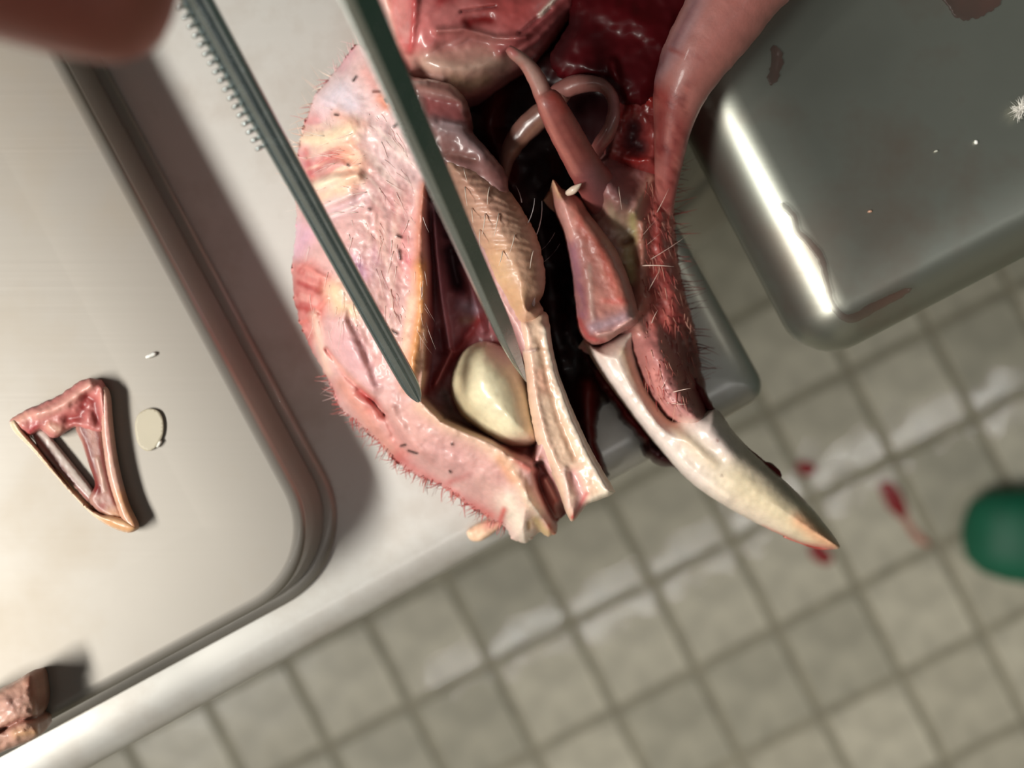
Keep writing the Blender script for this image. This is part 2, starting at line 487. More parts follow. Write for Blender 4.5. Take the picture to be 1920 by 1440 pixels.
# left tray, standing upside down on table A: flat top, rounded corner at lower right
hT = 18.0
MT = frame_at(P(641, 1064, hT), math.radians(28.3))
tr = empty('steel_tray', MT @ Vector((-.15, .2, TZ)))
tag(tr, 'satin steel tray with rounded corner lying bottom up beside the bird head', 'tray')
Zt = TZ + hT / 1000
slab('pan', -.34, 0, 0, .46, .0185, [(-.0002, T - .0003), (-.0002, T + .004), (.0006, T + .009), (.0006, Zt - .0018), (.0009, Zt - .0008), (.0018, Zt - .0001), (.0032, Zt), (.02, Zt - .0003)], M_TRAY, tr, MT, 16)
slab('rim', -.3425, .0025, -.0025, .4625, .0205, [(.0008, T - .0004), (0, T), (0, T + .0008), (.0008, T + .0016), (.0026, T + .0018)], M_TRAY, tr, MT, 16)

# ------------------------------------------------------------------ the bird head
bird = empty('bird_head', P(900, 520, 0))
tag(bird, 'plucked and dissected bird head with ivory lower beak, opened cheek and red neck', 'bird head')
rb = random.Random(21)

# dark wet tissue at the bottom of the gape
DARK = [(880, 215), (925, 160), (985, 110), (1050, 45), (1075, -40), (1108, -40), (1150, 40), (1195, 130), (1225, 215), (1220, 280), (1180, 330), (1150, 420), (1130, 520), (1115, 610), (1135, 690), (1150, 745), (1125, 770), (1120, 830), (1142, 890), (1110, 893), (1075, 800), (1040, 710), (1000, 600), (985, 480), (940, 380), (905, 300)]
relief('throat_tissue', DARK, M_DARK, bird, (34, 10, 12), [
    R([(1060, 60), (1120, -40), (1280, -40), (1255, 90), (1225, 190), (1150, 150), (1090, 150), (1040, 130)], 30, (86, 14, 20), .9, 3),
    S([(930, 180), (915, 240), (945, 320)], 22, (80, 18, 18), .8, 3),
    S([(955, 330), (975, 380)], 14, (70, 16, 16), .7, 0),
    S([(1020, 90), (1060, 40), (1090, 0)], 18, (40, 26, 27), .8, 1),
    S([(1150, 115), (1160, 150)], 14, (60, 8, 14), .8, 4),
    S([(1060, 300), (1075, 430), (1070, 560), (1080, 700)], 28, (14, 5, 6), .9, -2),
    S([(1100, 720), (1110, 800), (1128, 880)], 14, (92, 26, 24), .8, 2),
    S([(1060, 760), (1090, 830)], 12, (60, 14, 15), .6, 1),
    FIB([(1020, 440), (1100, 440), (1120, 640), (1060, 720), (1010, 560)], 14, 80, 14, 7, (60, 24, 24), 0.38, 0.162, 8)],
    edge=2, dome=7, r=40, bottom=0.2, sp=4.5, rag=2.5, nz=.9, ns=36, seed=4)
relief('neck_tissue', [(1030, 110), (1065, 45), (1095, -40), (1310, -40), (1285, 60), (1250, 150), (1215, 195), (1170, 195), (1150, 160), (1105, 148), (1060, 150)], M_DARK, bird, (82, 14, 20), [S([(1040, 110), (1075, 40)], 20, (44, 20, 22), .8, 0), S([(1100, 130), (1160, 150)], 16, (52, 10, 14), .8, 1), S([(1150, 118), (1156, 150)], 9, (70, 8, 14), .8, 2), S([(1140, 20), (1220, 60)], 30, (96, 12, 20), .7, 1)], edge=21.2, dome=4, r=40, bottom=20.6, sp=4.5, rag=2, nz=.9, ns=34, seed=5, inset=0)

# blood clot under the lower beak
relief('blood_clot', [(1080, 640), (1110, 665), (1160, 735), (1210, 800), (1265, 860), (1290, 885), (1270, 878), (1235, 872), (1205, 850), (1195, 820), (1165, 790), (1145, 755), (1110, 720)], M_DARK, bird, (48, 10, 14), [
    S([(1130, 700), (1180, 780), (1210, 820)], 10, (110, 14, 16), .8, 1), S([(1230, 850), (1260, 868)], 14, (52, 20, 24), .7, 1)],
    edge=3, dome=6, r=18, bottom=0.3, sp=4, rag=2, nz=1.2, ns=10, seed=6)

# neck muscle at the top
relief('neck_muscle', [(705, -50), (722, 30), (738, 95), (762, 150), (800, 178), (860, 190), (905, 180), (950, 150), (1005, 108), (1055, 45), (1105, -50)], M_WET, bird, (204, 118, 116), [
    R([(745, 95), (800, 95), (900, 78), (990, 95), (950, 150), (870, 175), (790, 165)], 16, (184, 144, 130), .75, -1.5),
    S([(820, 58), (870, 55), (930, 72), (985, 70)], 7, (188, 118, 112), .8, 1.5),
    S([(830, 85), (890, 70), (950, 80)], 14, (156, 102, 96), .7, -1),
    S([(800, 120), (870, 130), (940, 115)], 16, (196, 164, 146), .7, .8),
    S([(880, 40), (920, 35)], 12, (125, 18, 18), .9, -.6), S([(870, 40), (880, 50)], 7, (120, 10, 14), .9, 0), S([(905, 33), (920, 37)], 7, (128, 12, 14), .9, 0),
    S([(825, 0), (850, -5)], 15, (160, 40, 45), .8, 0),
    S([(780, -20), (775, 40), (768, 95)], 9, (192, 80, 80), .8, 1.2),
    S([(720, -30), (728, 30), (742, 90)], 9, (222, 165, 150), .8, 1.5),
    S([(752, 0), (757, 60)], 12, (196, 128, 122), .7, 0),
    R([(850, -50), (1030, -50), (1000, 40), (960, 60), (900, 10)], 25, (184, 76, 74), .8, 0),
    S([(940, 95), (985, 70), (1050, 10), (1100, -40)], 15, (160, 76, 78), .9, 1.5),
    S([(965, 105), (1010, 75), (1070, 15)], 8, (140, 72, 74), .8, 1.5),
    S([(975, 62), (1030, 15)], 4, (92, 26, 32), .8, -1),
    S([(865, 22), (930, 12)], 3, (96, 22, 26), .8, -.8),
    S([(1012, 28), (1038, 0), (1050, -15)], 4, (245, 225, 210), 1, 1.2),
    S([(850, 150), (880, 160), (910, 150)], 14, (176, 142, 116), .8, 0),
    S([(770, 140), (830, 150)], 8, (192, 150, 138), .7, 1),
    FIB([(720, -40), (1080, -40), (980, 90), (760, 90)], 20, -35, 60, 8, (205, 130, 125), 0.3, 0.189, 5)],
    edge=12, dome=14, r=70, bottom=0.3, sp=3.6, rag=1, nz=.5, ns=26, seed=9, inset=2)

# neck tube running to the upper right
tube('neck_tube', [(1640, -390, 33, 112, 10), (1540, -240, 32, 104, 9.6), (1440, -90, 31.5, 92, 9), (1395, -30, 31, 82, 8.5), (1345, 45, 30.5, 74, 8), (1300, 115, 29.5, 63, 7), (1274, 176, 28, 50, 5.5), (1262, 236, 26, 36, 4), (1254, 300, 23, 27, 3.2), (1248, 360, 19, 20, 2.6), (1246, 410, 13, 14, 2)], M_SKIN, bird, (188, 122, 114), [
    S([(1330, -60), (1290, 40), (1245, 120), (1215, 165)], 17, (180, 148, 152), .8), S([(1320, -40), (1275, 60), (1225, 140)], 6, (120, 50, 62), .6),
    S([(1400, 0), (1340, 90), (1305, 150)], 26, (186, 116, 108), .7), S([(1255, 92), (1310, 108)], 4, (150, 66, 62), .7),
    S([(1222, 170), (1250, 190)], 24, (150, 46, 42), .85), S([(1240, 215), (1235, 280)], 20, (134, 44, 42), .8), S([(1275, 230), (1262, 300), (1255, 380)], 26, (152, 70, 66), .9), FIB([(1215, 150), (1300, 150), (1290, 400), (1225, 400)], 20, 75, 30, 9, (190, 112, 102), .7, 0, 77), FIB([(1215, 150), (1300, 150), (1290, 400), (1225, 400)], 20, 60, 16, 10, (112, 34, 34), .7, 0, 79)], seg=26, step=6, nz=.03, seed=12)
relief('gullet_tissue', [(1148, 232), (1165, 190), (1190, 160), (1230, 165), (1252, 205), (1250, 265), (1242, 335), (1205, 326), (1165, 312), (1138, 288)], M_WET, bird, (138, 50, 48), [
    S([(1188, 240), (1182, 268), (1200, 275)], 16, (84, 46, 50), .9, -2.5), S([(1195, 180), (1225, 185)], 14, (164, 40, 34), .8, 1.5), S([(1180, 200), (1170, 215)], 9, (150, 30, 28), .8, 1), S([(1215, 300), (1170, 300)], 8, (156, 36, 34), .8, .8), S([(1225, 240), (1220, 300)], 10, (150, 66, 62), .7, 1),
    S([(1150, 250), (1145, 280)], 9, (176, 106, 100), .8, 1)], edge=17, dome=5, r=26, bottom=6, sp=3, rag=1.5, nz=.7, ns=13, seed=13, inset=0)

# pale ring of the windpipe seen end on inside the gape, and the pale bar to its left
tube('windpipe_ring', [(1030, 190, 24, 16, 1.8), (1060, 166, 25, 19, 2), (1100, 156, 26, 16, 2), (1132, 163, 26, 12, 1.8), (1149, 187, 26, 11, 1.6), (1150, 217, 26, 12, 1.8), (1140, 247, 25, 14, 2), (1124, 272, 23, 14, 2.2), (1108, 300, 20, 14, 2.2)], M_WET, bird, (142, 92, 86), [S([(1050, 172), (1110, 152)], 12, (150, 100, 92), .6), S([(1152, 185), (1150, 220)], 12, (152, 96, 98), .6), S([(1130, 275)], 20, (172, 92, 88), .8)], seg=12, step=5, seed=15)
tube('windpipe_wall', [(946, 335, 14, 8, 1.6), (952, 295, 17, 15, 2), (972, 258, 19, 21, 2.2), (1002, 226, 21, 23, 2.3), (1035, 198, 23, 19, 2.2), (1060, 176, 25, 12, 2)], M_WET, bird, (128, 90, 80), [S([(1010, 232), (960, 290)], 8, (150, 108, 88), .7)], seg=14, step=5, seed=16)

# the tapering spur of the tongue bone
tube('tongue_bone_spur', [(953, 91, 44, 7, .7), (963, 100, 44, 11, 1.0), (985, 118, 43, 13, 1.2), (1005, 146, 42, 17, 1.4), (1018, 176, 41, 18, 1.6), (1030, 192, 41, 26, 1.9), (1048, 226, 39, 29, 2.0), (1073, 272, 35, 31, 2.2), (1098, 316, 30, 33, 2.4), (1124, 356, 23, 38, 2.6), (1148, 394, 14, 42, 2.4)], M_SKIN, bird, (154, 82, 76), [
    S([(965, 100), (990, 125), (1012, 165)], 14, (196, 158, 146), .95), S([(955, 90), (965, 100)], 8, (212, 120, 118), .9), S([(978, 120), (1000, 160), (1012, 185)], 7, (206, 132, 120), .6),
    S([(1040, 178), (1058, 200)], 14, (168, 66, 56), .8), S([(1012, 190), (1040, 255), (1080, 325)], 6, (206, 132, 120), .9), S([(1055, 230), (1105, 300)], 7, (134, 62, 58), .7), S([(1070, 220), (1120, 300)], 6, (166, 92, 84), .7), S([(1040, 215), (1090, 300)], 4, (176, 98, 90), .6),
    S([(1110, 330), (1150, 400)], 26, (136, 84, 88), .9)], seg=22, step=4, nz=.06, seed=17)

# lower jaw: throat floor and hairy skin
JAW = [(1108, 318), (1130, 290), (1170, 250), (1195, 205), (1222, 200), (1236, 228), (1258, 270), (1268, 335), (1264, 400), (1272, 480), (1288, 560), (1308, 640), (1318, 705), (1332, 752), (1364, 806), (1340, 812), (1296, 806), (1256, 792), (1216, 750), (1185, 690), (1165, 640), (1150, 590), (1125, 520), (1100, 440), (1085, 390)]
jaw = relief('jaw_skin', JAW, M_SKIN, bird, (150, 98, 92), [
    R([(1215, 330), (1300, 300), (1330, 800), (1280, 760), (1230, 640), (1200, 560)], 22, (150, 64, 60), .95, -1),
    R([(1170, 180), (1300, 170), (1290, 330), (1200, 300), (1150, 300)], 25, (132, 48, 48), .9, -2),
    S([(1190, 255), (1175, 275)], 22, (86, 48, 52), .8, -2), S([(1195, 240)], 14, (70, 36, 42), .7, -1),
    S([(1215, 300), (1180, 312), (1165, 305)], 9, (150, 40, 38), .7, 0),
    S([(1222, 335), (1200, 375), (1192, 400)], 11, (176, 128, 112), .9, 2.2),
    S([(1125, 335), (1160, 375)], 34, None, 0, 7),
    S([(1150, 330), (1165, 380)], 24, (146, 100, 102), .8, 0),
    S([(1150, 400), (1175, 440)], 22, (176, 152, 128), .9, 0), S([(1186, 405), (1192, 450)], 10, (172, 162, 112), .85, 0.6),
    S([(1180, 470), (1185, 520)], 14, (176, 156, 112), .9, -.5), S([(1170, 455), (1185, 450)], 6, (118, 66, 44), .7, -1),
    S([(1165, 500), (1180, 545)], 7, (110, 70, 60), .6, -1.2),
    S([(1205, 420), (1205, 500), (1200, 580)], 11, (182, 120, 104), .85, 1.8),
    S([(1235, 400), (1235, 480), (1220, 560)], 12, (158, 62, 56), .7, .5),
    S([(1210, 560), (1245, 660), (1280, 740)], 11, (196, 104, 92), .7, 1.2),
    S([(1185, 560), (1200, 620)], 13, (190, 132, 118), .8, 1),
    S([(1225, 640), (1240, 700), (1262, 760)], 24, (196, 128, 124), .8, 0.8), S([(1250, 740), (1285, 780)], 22, (200, 142, 138), .85, 0.5),
    S([(1290, 620), (1305, 700), (1330, 770)], 16, (82, 22, 24), .8, -2), S([(1272, 600), (1290, 680)], 12, (100, 34, 34), .6, -1),
    S([(1225, 660), (1255, 730), (1300, 785)], 28, None, 0, 4.5), S([(1275, 792), (1310, 796), (1345, 800)], 11, (216, 184, 172), .9, 0), S([(1225, 690), (1240, 755), (1275, 795)], 6, (206, 140, 132), .7, -.5),
    FIB([(1220, 330), (1280, 330), (1310, 720), (1270, 740), (1215, 560)], 12, 72, 40, 5, (202, 110, 98), 0.45, 0.216, 11),
    FIB([(1110, 310), (1220, 250), (1210, 420), (1130, 430)], 12, 60, 26, 7, (170, 112, 112), 0.38, 0.162, 13)]
    + [S([(rb.uniform(1215, 1300), rb.uniform(700, 780))], 2.2, (120, 50, 50), .8, -.3) for _ in range(40)],
    edge=11, dome=9, r=34, bottom=0.4, sp=3.2, rag=2.2, nz=.6, ns=14, seed=20, inset=2)

# ivory lower beak
relief('lower_beak', [(1096, 634), (1108, 664), (1130, 700), (1167, 750), (1212, 808), (1258, 862), (1304, 910), (1362, 950), (1430, 987), (1484, 1011), (1528, 1025), (1574, 1028), (1556, 994), (1508, 937), (1462, 893), (1415, 850), (1378, 812), (1345, 768), (1318, 772), (1292, 778), (1262, 788), (1240, 766), (1216, 728), (1200, 690), (1192, 646), (1196, 606), (1170, 622), (1140, 640), (1116, 648)], M_BONE, bird, (216, 198, 186), [
    S([(1112, 668), (1165, 738), (1230, 820), (1290, 885), (1360, 935)], 14, (232, 216, 208), .8, 1.6),
    S([(1170, 660), (1190, 710), (1230, 770), (1280, 815), (1340, 870)], 10, (214, 186, 150), .7, .5),
    S([(1208, 725), (1250, 785), (1300, 820), (1350, 862)], 12, (204, 186, 168), .5, -.3),
    S([(1150, 650), (1130, 660)], 12, (222, 190, 176), .7, 0),
    S([(1290, 775), (1330, 800), (1370, 850)], 22, (224, 206, 200), .7, 1.2),
    S([(1380, 900), (1450, 945), (1520, 1000)], 42, (216, 200, 160), .75, 0),
    S([(1300, 850), (1360, 900)], 26, (228, 212, 188), .5, 0),
    S([(1500, 975), (1540, 1008), (1572, 1027)], 17, (220, 166, 128), .9, 0),
    S([(1430, 990), (1500, 1020), (1560, 1030)], 5, (206, 104, 88), .9, 0),
    S([(1345, 765), (1400, 832), (1460, 890), (1510, 938)], 5, (150, 90, 76), .7, -.6),
    S([(1353, 892)], 2.5, (90, 50, 30), .9, 0), S([(1345, 826)], 3, (110, 40, 30), .8, 0),
    S([(1096, 640), (1130, 648), (1190, 612)], 5, (200, 110, 104), .7, 0)],
    edge=15, dome=8.5, r=52, bottom=6, sp=3.6, rag=.4, nz=.25, ns=20, seed=22, inset=2.5)
# blood running along the beak's far edge and hanging from its tip
tube('blood_rim', [(1300, 712, 15, 8, 1.6), (1335, 775, 16, 9, 1.6), (1368, 815, 15, 7, 1.4), (1405, 850, 15, 6, 1.2), (1430, 872, 14, 11, 1.8), (1450, 890, 13, 12, 1.8), (1459, 906, 13, 5, 1)], M_DARK, bird, (110, 26, 28), [S([(1300, 712), (1340, 780)], 12, (78, 18, 20), .8)], seg=10, step=5, nz=.6, seed=23)
tube('blood_drip', [(1470, 1006, 13, 2, .5), (1505, 1016, 12.5, 5, .8), (1535, 1024, 12, 6, .8), (1565, 1028, 13, 2, .4)], M_WET, bird, (186, 104, 92), [S([(1515, 1024), (1535, 1030)], 7, (140, 30, 32), .8)], seg=10, step=5, nz=.3, seed=24)

# tongue
relief('tongue', [(1036, 337), (1047, 346), (1058, 358), (1070, 363), (1088, 372), (1102, 396), (1126, 428), (1150, 460), (1170, 500), (1186, 545), (1197, 590), (1190, 610), (1162, 626), (1140, 640), (1116, 645), (1098, 634), (1086, 612), (1080, 565), (1076, 520), (1067, 470), (1058, 430), (1044, 395), (1038, 365)], M_SKIN, bird, (186, 122, 112), [
    S([(1075, 375), (1105, 430), (1140, 500), (1165, 560)], 16, (192, 108, 92), .8, .5),
    S([(1090, 420), (1125, 470), (1150, 530)], 8, (180, 82, 68), .6, 0),
    S([(1052, 375), (1068, 440), (1080, 520)], 9, (200, 150, 142), .8, .8),
    S([(1072, 460), (1085, 530), (1092, 590)], 12, (150, 100, 116), .85, -.6),
    S([(1105, 500), (1108, 560), (1112, 600)], 5, (206, 170, 158), .7, .15),
    S([(1130, 565), (1175, 565)], 6, (196, 84, 74), .7, 0),
    S([(1110, 615), (1140, 605), (1170, 595)], 14, (176, 148, 158), .85, .6),
    S([(1085, 600), (1102, 632), (1130, 640)], 6, (186, 86, 84), .9, -1.2),
    S([(1120, 628), (1150, 622), (1188, 596)], 4, (216, 168, 160), .9, 1.0),
    S([(1038, 340), (1050, 365)], 9, (210, 164, 130), .9, 0),
    FIB([(1045, 360), (1100, 390), (1190, 590), (1090, 610)], 10, 66, 40, 6, (212, 150, 134), 0.38, 0.108, 17)],
    edge=23, dome=5.5, r=26, bottom=14, sp=3, rag=.6, nz=.25, ns=14, seed=26, inset=3)
tube('tongue_barb', [(1066, 362, 30, 6, .8), (1074, 357, 31, 8, .9), (1082, 351, 31.5, 6, .7), (1090, 344, 32, 1, .2)], M_BONE, bird, (228, 206, 186), seg=8, step=3, seed=27)

# the head itself: skull skin with the opened cheek
HEAD = [(668, 82), (690, 96), (715, 118), (750, 140), (800, 170), (850, 200), (872, 240), (905, 290), (930, 340), (960, 400), (990, 460), (1000, 520), (1004, 580), (1012, 650), (1022, 730), (1040, 800), (1060, 870), (1072, 930), (1062, 962), (1046, 975), (1044, 998), (1030, 1006), (1012, 1000), (1000, 1008), (984, 1019), (962, 1012), (944, 988), (915, 972), (880, 950), (840, 920), (800, 900), (765, 884), (728, 852), (695, 818), (662, 788), (636, 762), (622, 728), (602, 690), (582, 652), (562, 606), (551, 560), (547, 510), (551, 460), (556, 410), (553, 360), (556, 310), (562, 262), (576, 215), (592, 176), (615, 148), (640, 118)]
CAV = [(803, 350), (836, 396), (880, 468), (922, 550), (962, 615), (985, 680), (998, 760), (1008, 830), (1000, 862), (956, 846), (925, 824), (880, 806), (832, 785), (794, 746), (802, 690), (808, 610), (806, 520), (800, 430)]
red = (202, 84, 80); pk = (226, 170, 168)
hf = [
    R([(640, 95), (720, 120), (800, 200), (830, 330), (800, 350), (720, 330), (660, 240), (590, 225), (600, 160)], 25, (232, 200, 198), .9, 0),
    S([(615, 190), (640, 170), (655, 195)], 24, (228, 214, 224), .9, .6), S([(600, 205)], 22, (230, 192, 196), .6, 0),
    S([(655, 100), (640, 125)], 14, (222, 160, 172), .7, 0), S([(676, 90), (684, 104)], 9, (228, 192, 192), .8, 0),
    S([(685, 135), (705, 160)], 16, (222, 158, 150), .7, .5), S([(715, 185), (725, 198)], 13, (222, 140, 112), .85, .4), S([(700, 172), (712, 172)], 3, (110, 60, 50), .9, .2),
    # ear tuft fold
    S([(570, 260), (610, 262), (655, 240)], 17, (244, 220, 186), .9, 1.6), S([(560, 240), (590, 225)], 13, (214, 130, 134), .7, 0),
    S([(555, 285), (575, 330)], 19, (216, 138, 142), .85, -.6), S([(575, 280), (582, 320), (590, 345)], 7, (196, 92, 94), .7, -1.2),
    S([(600, 312), (625, 292), (655, 295)], 12, (192, 104, 100), .85, -2.4), S([(612, 312), (640, 306)], 7, (214, 160, 156), .8, 1),
    S([(588, 338), (625, 322), (660, 318)], 7, (188, 84, 84), .6, -1), S([(592, 348), (630, 334), (670, 330)], 11, (246, 224, 198), .9, 1.4),
    S([(650, 270), (670, 310), (650, 350)], 22, (234, 176, 148), .8, 1), S([(596, 372), (640, 352)], 12, (240, 196, 168), .7, .4),
    S([(630, 215), (680, 235)], 12, (226, 164, 140), .6, .4),
    S([(625, 400), (680, 372)], 14, (198, 170, 178), .6, -.8), S([(610, 385), (660, 365)], 5, (236, 206, 204), .7, .6), S([(620, 405), (680, 380)], 4, (238, 210, 206), .7, .6),
    # left flank
    S([(556, 430), (552, 470), (575, 440)], 20, (226, 178, 196), .85, 0),
    R([(545, 490), (585, 490), (620, 520), (612, 580), (590, 640), (575, 680), (540, 600)], 14, (208, 110, 104), .7, 0),
    FIB([(545, 490), (585, 490), (620, 520), (612, 580), (590, 640), (575, 680), (540, 600)], 12, 20, 22, 6, (226, 160, 152), .8, .4, 47),
    FIB([(545, 490), (585, 490), (620, 520), (612, 580), (590, 640), (575, 680), (540, 600)], 12, 100, 14, 6, (172, 66, 64), .7, -.3, 49),
    S([(560, 530), (600, 545)], 5, (170, 60, 60), .7, -.8), S([(552, 575), (600, 585)], 5, (172, 60, 58), .7, -.8), S([(560, 610), (590, 590), (612, 560)], 6, (214, 120, 112), .7, .8), S([(575, 500), (605, 520)], 6, (224, 140, 132), .7, .7),
    S([(565, 640), (585, 680)], 12, (202, 100, 100), .7, 0), S([(600, 700), (625, 745)], 10, (206, 110, 112), .7, 0),
    S([(590, 590), (598, 640), (615, 700)], 9, (236, 196, 178), .8, .8),
    S([(628, 545), (650, 600), (660, 580)], 20, (232, 196, 160), .9, .6),
    R([(612, 600), (648, 585), (690, 650), (712, 725), (700, 740), (650, 700), (618, 650)], 12, (222, 174, 174), .9, 1.8),
    S([(612, 655), (650, 706), (690, 742), (722, 778)], 4.5, (184, 104, 98), .8, -1.8), S([(722, 778), (738, 815), (764, 850)], 6, (188, 100, 92), .7, -1.4), S([(735, 770), (760, 815), (790, 850)], 9, (214, 160, 152), .5, 1), S([(650, 645), (668, 680)], 20, (206, 160, 164), .7, 1.4),
    S([(655, 600), (685, 660), (705, 720)], 8, (190, 136, 140), .6, -1), S([(620, 670), (660, 710), (700, 745)], 5, (226, 168, 156), .8, .5),
    S([(672, 735), (700, 755), (718, 778)], 9, (182, 66, 64), .95, -2.2), S([(690, 768), (712, 780)], 10, (206, 104, 92), .7, -.6),
    S([(640, 720), (690, 790), (740, 850)], 16, (212, 146, 130), .8, .4), S([(735, 820), (755, 850)], 8, (196, 104, 92), .6, -.6),
    # bruise and fibres over the brow
    S([(660, 490), (680, 512)], 17, (176, 124, 152), .75, -.4), S([(672, 498)], 6, (140, 84, 120), .6, 0), S([(700, 470), (705, 490)], 9, (196, 140, 154), .6, 0),
    S([(735, 360), (745, 400)], 16, (214, 150, 150), .6, 0), S([(755, 440), (765, 520)], 18, (222, 148, 146), .7, 0), S([(765, 490)], 12, (206, 110, 126), .6, 0), S([(710, 440), (725, 470)], 15, (220, 160, 158), .6, 0),
    S([(710, 585), (714, 600)], 8, (196, 90, 104), .8, 0), S([(690, 630), (720, 680)], 16, (228, 176, 170), .6, 0),
    FIB([(640, 220), (760, 220), (800, 340), (700, 400), (660, 330)], 25, 48, 60, 5, (244, 226, 214), 0.45, 0.066, 31),
    FIB([(640, 220), (760, 220), (800, 340), (700, 400), (660, 330)], 25, 48, 70, 4, (196, 150, 150), 0.3, -0.036, 36),
    FIB([(690, 380), (790, 350), (785, 600), (770, 700), (720, 660), (680, 520)], 20, 82, 60, 6, (240, 206, 190), 0.49, 0.135, 33),
    FIB([(690, 380), (790, 350), (785, 600), (770, 700), (720, 660), (680, 520)], 20, 75, 60, 7, (204, 132, 130), 0.41, -0.081, 38),
    FIB([(555, 230), (680, 230), (680, 370), (590, 370)], 14, -18, 50, 6, (246, 224, 196), 0.45, 0.189, 41),
    # orange lip of the incision
    S([(797, 348), (788, 420), (786, 500)], 11, (196, 122, 96), .85, 1.6), S([(790, 500), (790, 580), (778, 660), (768, 722)], 15, (214, 148, 88), .95, 2.6),
    S([(772, 560), (760, 640), (752, 700)], 9, (238, 196, 168), .7, .6), S([(800, 355), (806, 370)], 6, (150, 84, 56), .7, 0),
    S([(800, 620), (798, 690), (792, 725)], 7, (222, 178, 142), .8, 1),
    # cavity
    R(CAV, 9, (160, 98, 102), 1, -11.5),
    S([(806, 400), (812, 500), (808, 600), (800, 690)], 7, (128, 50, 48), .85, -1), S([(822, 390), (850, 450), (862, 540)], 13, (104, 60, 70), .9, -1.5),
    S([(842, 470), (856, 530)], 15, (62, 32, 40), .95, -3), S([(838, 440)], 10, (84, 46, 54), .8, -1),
    S([(812, 380), (818, 470), (828, 560), (842, 650)], 5, (186, 134, 144), .9, 3), S([(868, 500), (890, 560), (905, 620)], 8, (168, 118, 126), .8, 2), S([(850, 425), (878, 490)], 4, (196, 150, 152), .7, 2.5),
    S([(866, 570), (895, 580)], 17, (160, 134, 146), .9, 1.5), S([(868, 600), (890, 602)], 8, (170, 130, 110), .7, .5),
    S([(915, 590), (945, 640), (960, 660)], 13, (186, 112, 116), .85, 1.5), S([(898, 600), (870, 640), (835, 690), (800, 738)], 11, (138, 34, 38), .9, 1), S([(825, 620), (830, 660)], 10, (112, 30, 36), .8, -1), S([(845, 660), (818, 720)], 6, (176, 100, 100), .8, 2),
    S([(835, 740), (850, 780), (880, 800)], 17, (118, 96, 88), .85, -1), S([(950, 838), (985, 840)], 13, (196, 120, 112), .9, 2), S([(965, 862), (995, 880)], 9, (192, 104, 92), .9, 1.5), S([(985, 850), (1005, 862)], 8, (206, 150, 150), .8, 2),
    # nostril slit
    R([(1002, 868), (1018, 868), (1040, 905), (1062, 955), (1046, 985), (1028, 958), (1008, 915)], 7, (140, 70, 66), .95, -6),
    S([(1006, 872), (1014, 866)], 5, (40, 12, 12), .95, -1), S([(1022, 900), (1042, 940)], 8, (196, 140, 134), .85, 2), S([(1004, 890), (1022, 940), (1044, 978)], 5, (120, 40, 38), .8, -2),
    # lower flap of skin
    R([(700, 760), (790, 752), (880, 815), (950, 862), (985, 925), (1000, 1000), (930, 970), (820, 895), (740, 830)], 18, (206, 158, 150), .9, .6),
    FIB([(720, 770), (960, 880), (990, 990), (820, 890)], 20, 35, 40, 14, (196, 140, 138), .5, .2, 61),
    S([(790, 760), (840, 796), (890, 818), (935, 850)], 16, (222, 186, 160), .85, 1.4), S([(950, 862), (975, 905), (995, 950)], 13, (226, 186, 154), .8, 1.4),
    S([(935, 860), (960, 900)], 9, (204, 140, 96), .45, 0), S([(800, 832), (860, 852)], 9, (206, 156, 156), .6, -.5), S([(770, 810), (840, 860)], 24, (216, 168, 160), .5, .5),
    S([(745, 860), (800, 895), (860, 935), (920, 968)], 13, (202, 98, 94), .8, 0), S([(840, 905), (880, 890)], 6, (196, 90, 88), .7, 0), S([(820, 850), (890, 895)], 26, (194, 146, 142), .7, .6), S([(730, 800), (800, 870)], 16, (198, 136, 130), .5, 0), S([(900, 900), (940, 940)], 18, (206, 164, 154), .6, 0),
    # cut stump of the upper beak
    S([(955, 940), (975, 985), (985, 1008)], 23, (232, 214, 196), .95, .8), S([(1005, 975), (1020, 998), (1034, 1000)], 11, (216, 184, 132), .9, .4), S([(992, 980), (992, 990)], 4, (190, 150, 90), .7, -.6), S([(1030, 985), (1038, 1000)], 5, (206, 104, 88), .8, 0), S([(945, 956), (935, 985)], 6, (196, 70, 66), .8, .3), S([(990, 930), (1010, 960)], 9, (234, 216, 196), .8, .8), S([(1040, 940), (1045, 990)], 8, (192, 96, 86), .7, 0),
]
for (a, b, c, d) in ((662, 152, 668, 144), (722, 186, 726, 192), (744, 442, 752, 445), (748, 470, 751, 486), (734, 620, 744, 626), (752, 836, 760, 834), (766, 845, 782, 850), (843, 883, 845, 885), (738, 238, 744, 233), (652, 309, 654, 311), (847, 832, 848, 833), (628, 215, 634, 216), (692, 392, 693, 393)):
    hf.append(S([(a, b), (c, d)], 2.6, (36, 14, 12), 1, .5))
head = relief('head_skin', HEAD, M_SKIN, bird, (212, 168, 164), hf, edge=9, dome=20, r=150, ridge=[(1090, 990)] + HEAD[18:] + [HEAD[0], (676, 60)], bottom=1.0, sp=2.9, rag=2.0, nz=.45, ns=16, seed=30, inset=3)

# pale mass exposed in the opened cheek
relief('cheesy_mass', [(866, 662), (905, 640), (950, 655), (982, 690), (1000, 740), (1012, 800), (1002, 834), (950, 836), (900, 808), (862, 775), (845, 720)], M_MASS, bird, (214, 202, 168), [
    S([(905, 700), (935, 760), (960, 800)], 36, (226, 216, 184), .7, 1.0), S([(960, 730), (990, 790)], 26, (206, 190, 158), .6, .2), S([(870, 690), (860, 740), (885, 790)], 16, (176, 160, 128), .7, -1),
    S([(935, 655), (985, 710)], 18, (186, 168, 154), .8, -1), S([(950, 832), (1000, 825)], 12, (206, 168, 148), .7, -.5)],
    edge=20, dome=10, r=75, bottom=14, sp=4, rag=.3, nz=.35, ns=30, seed=33, inset=0)

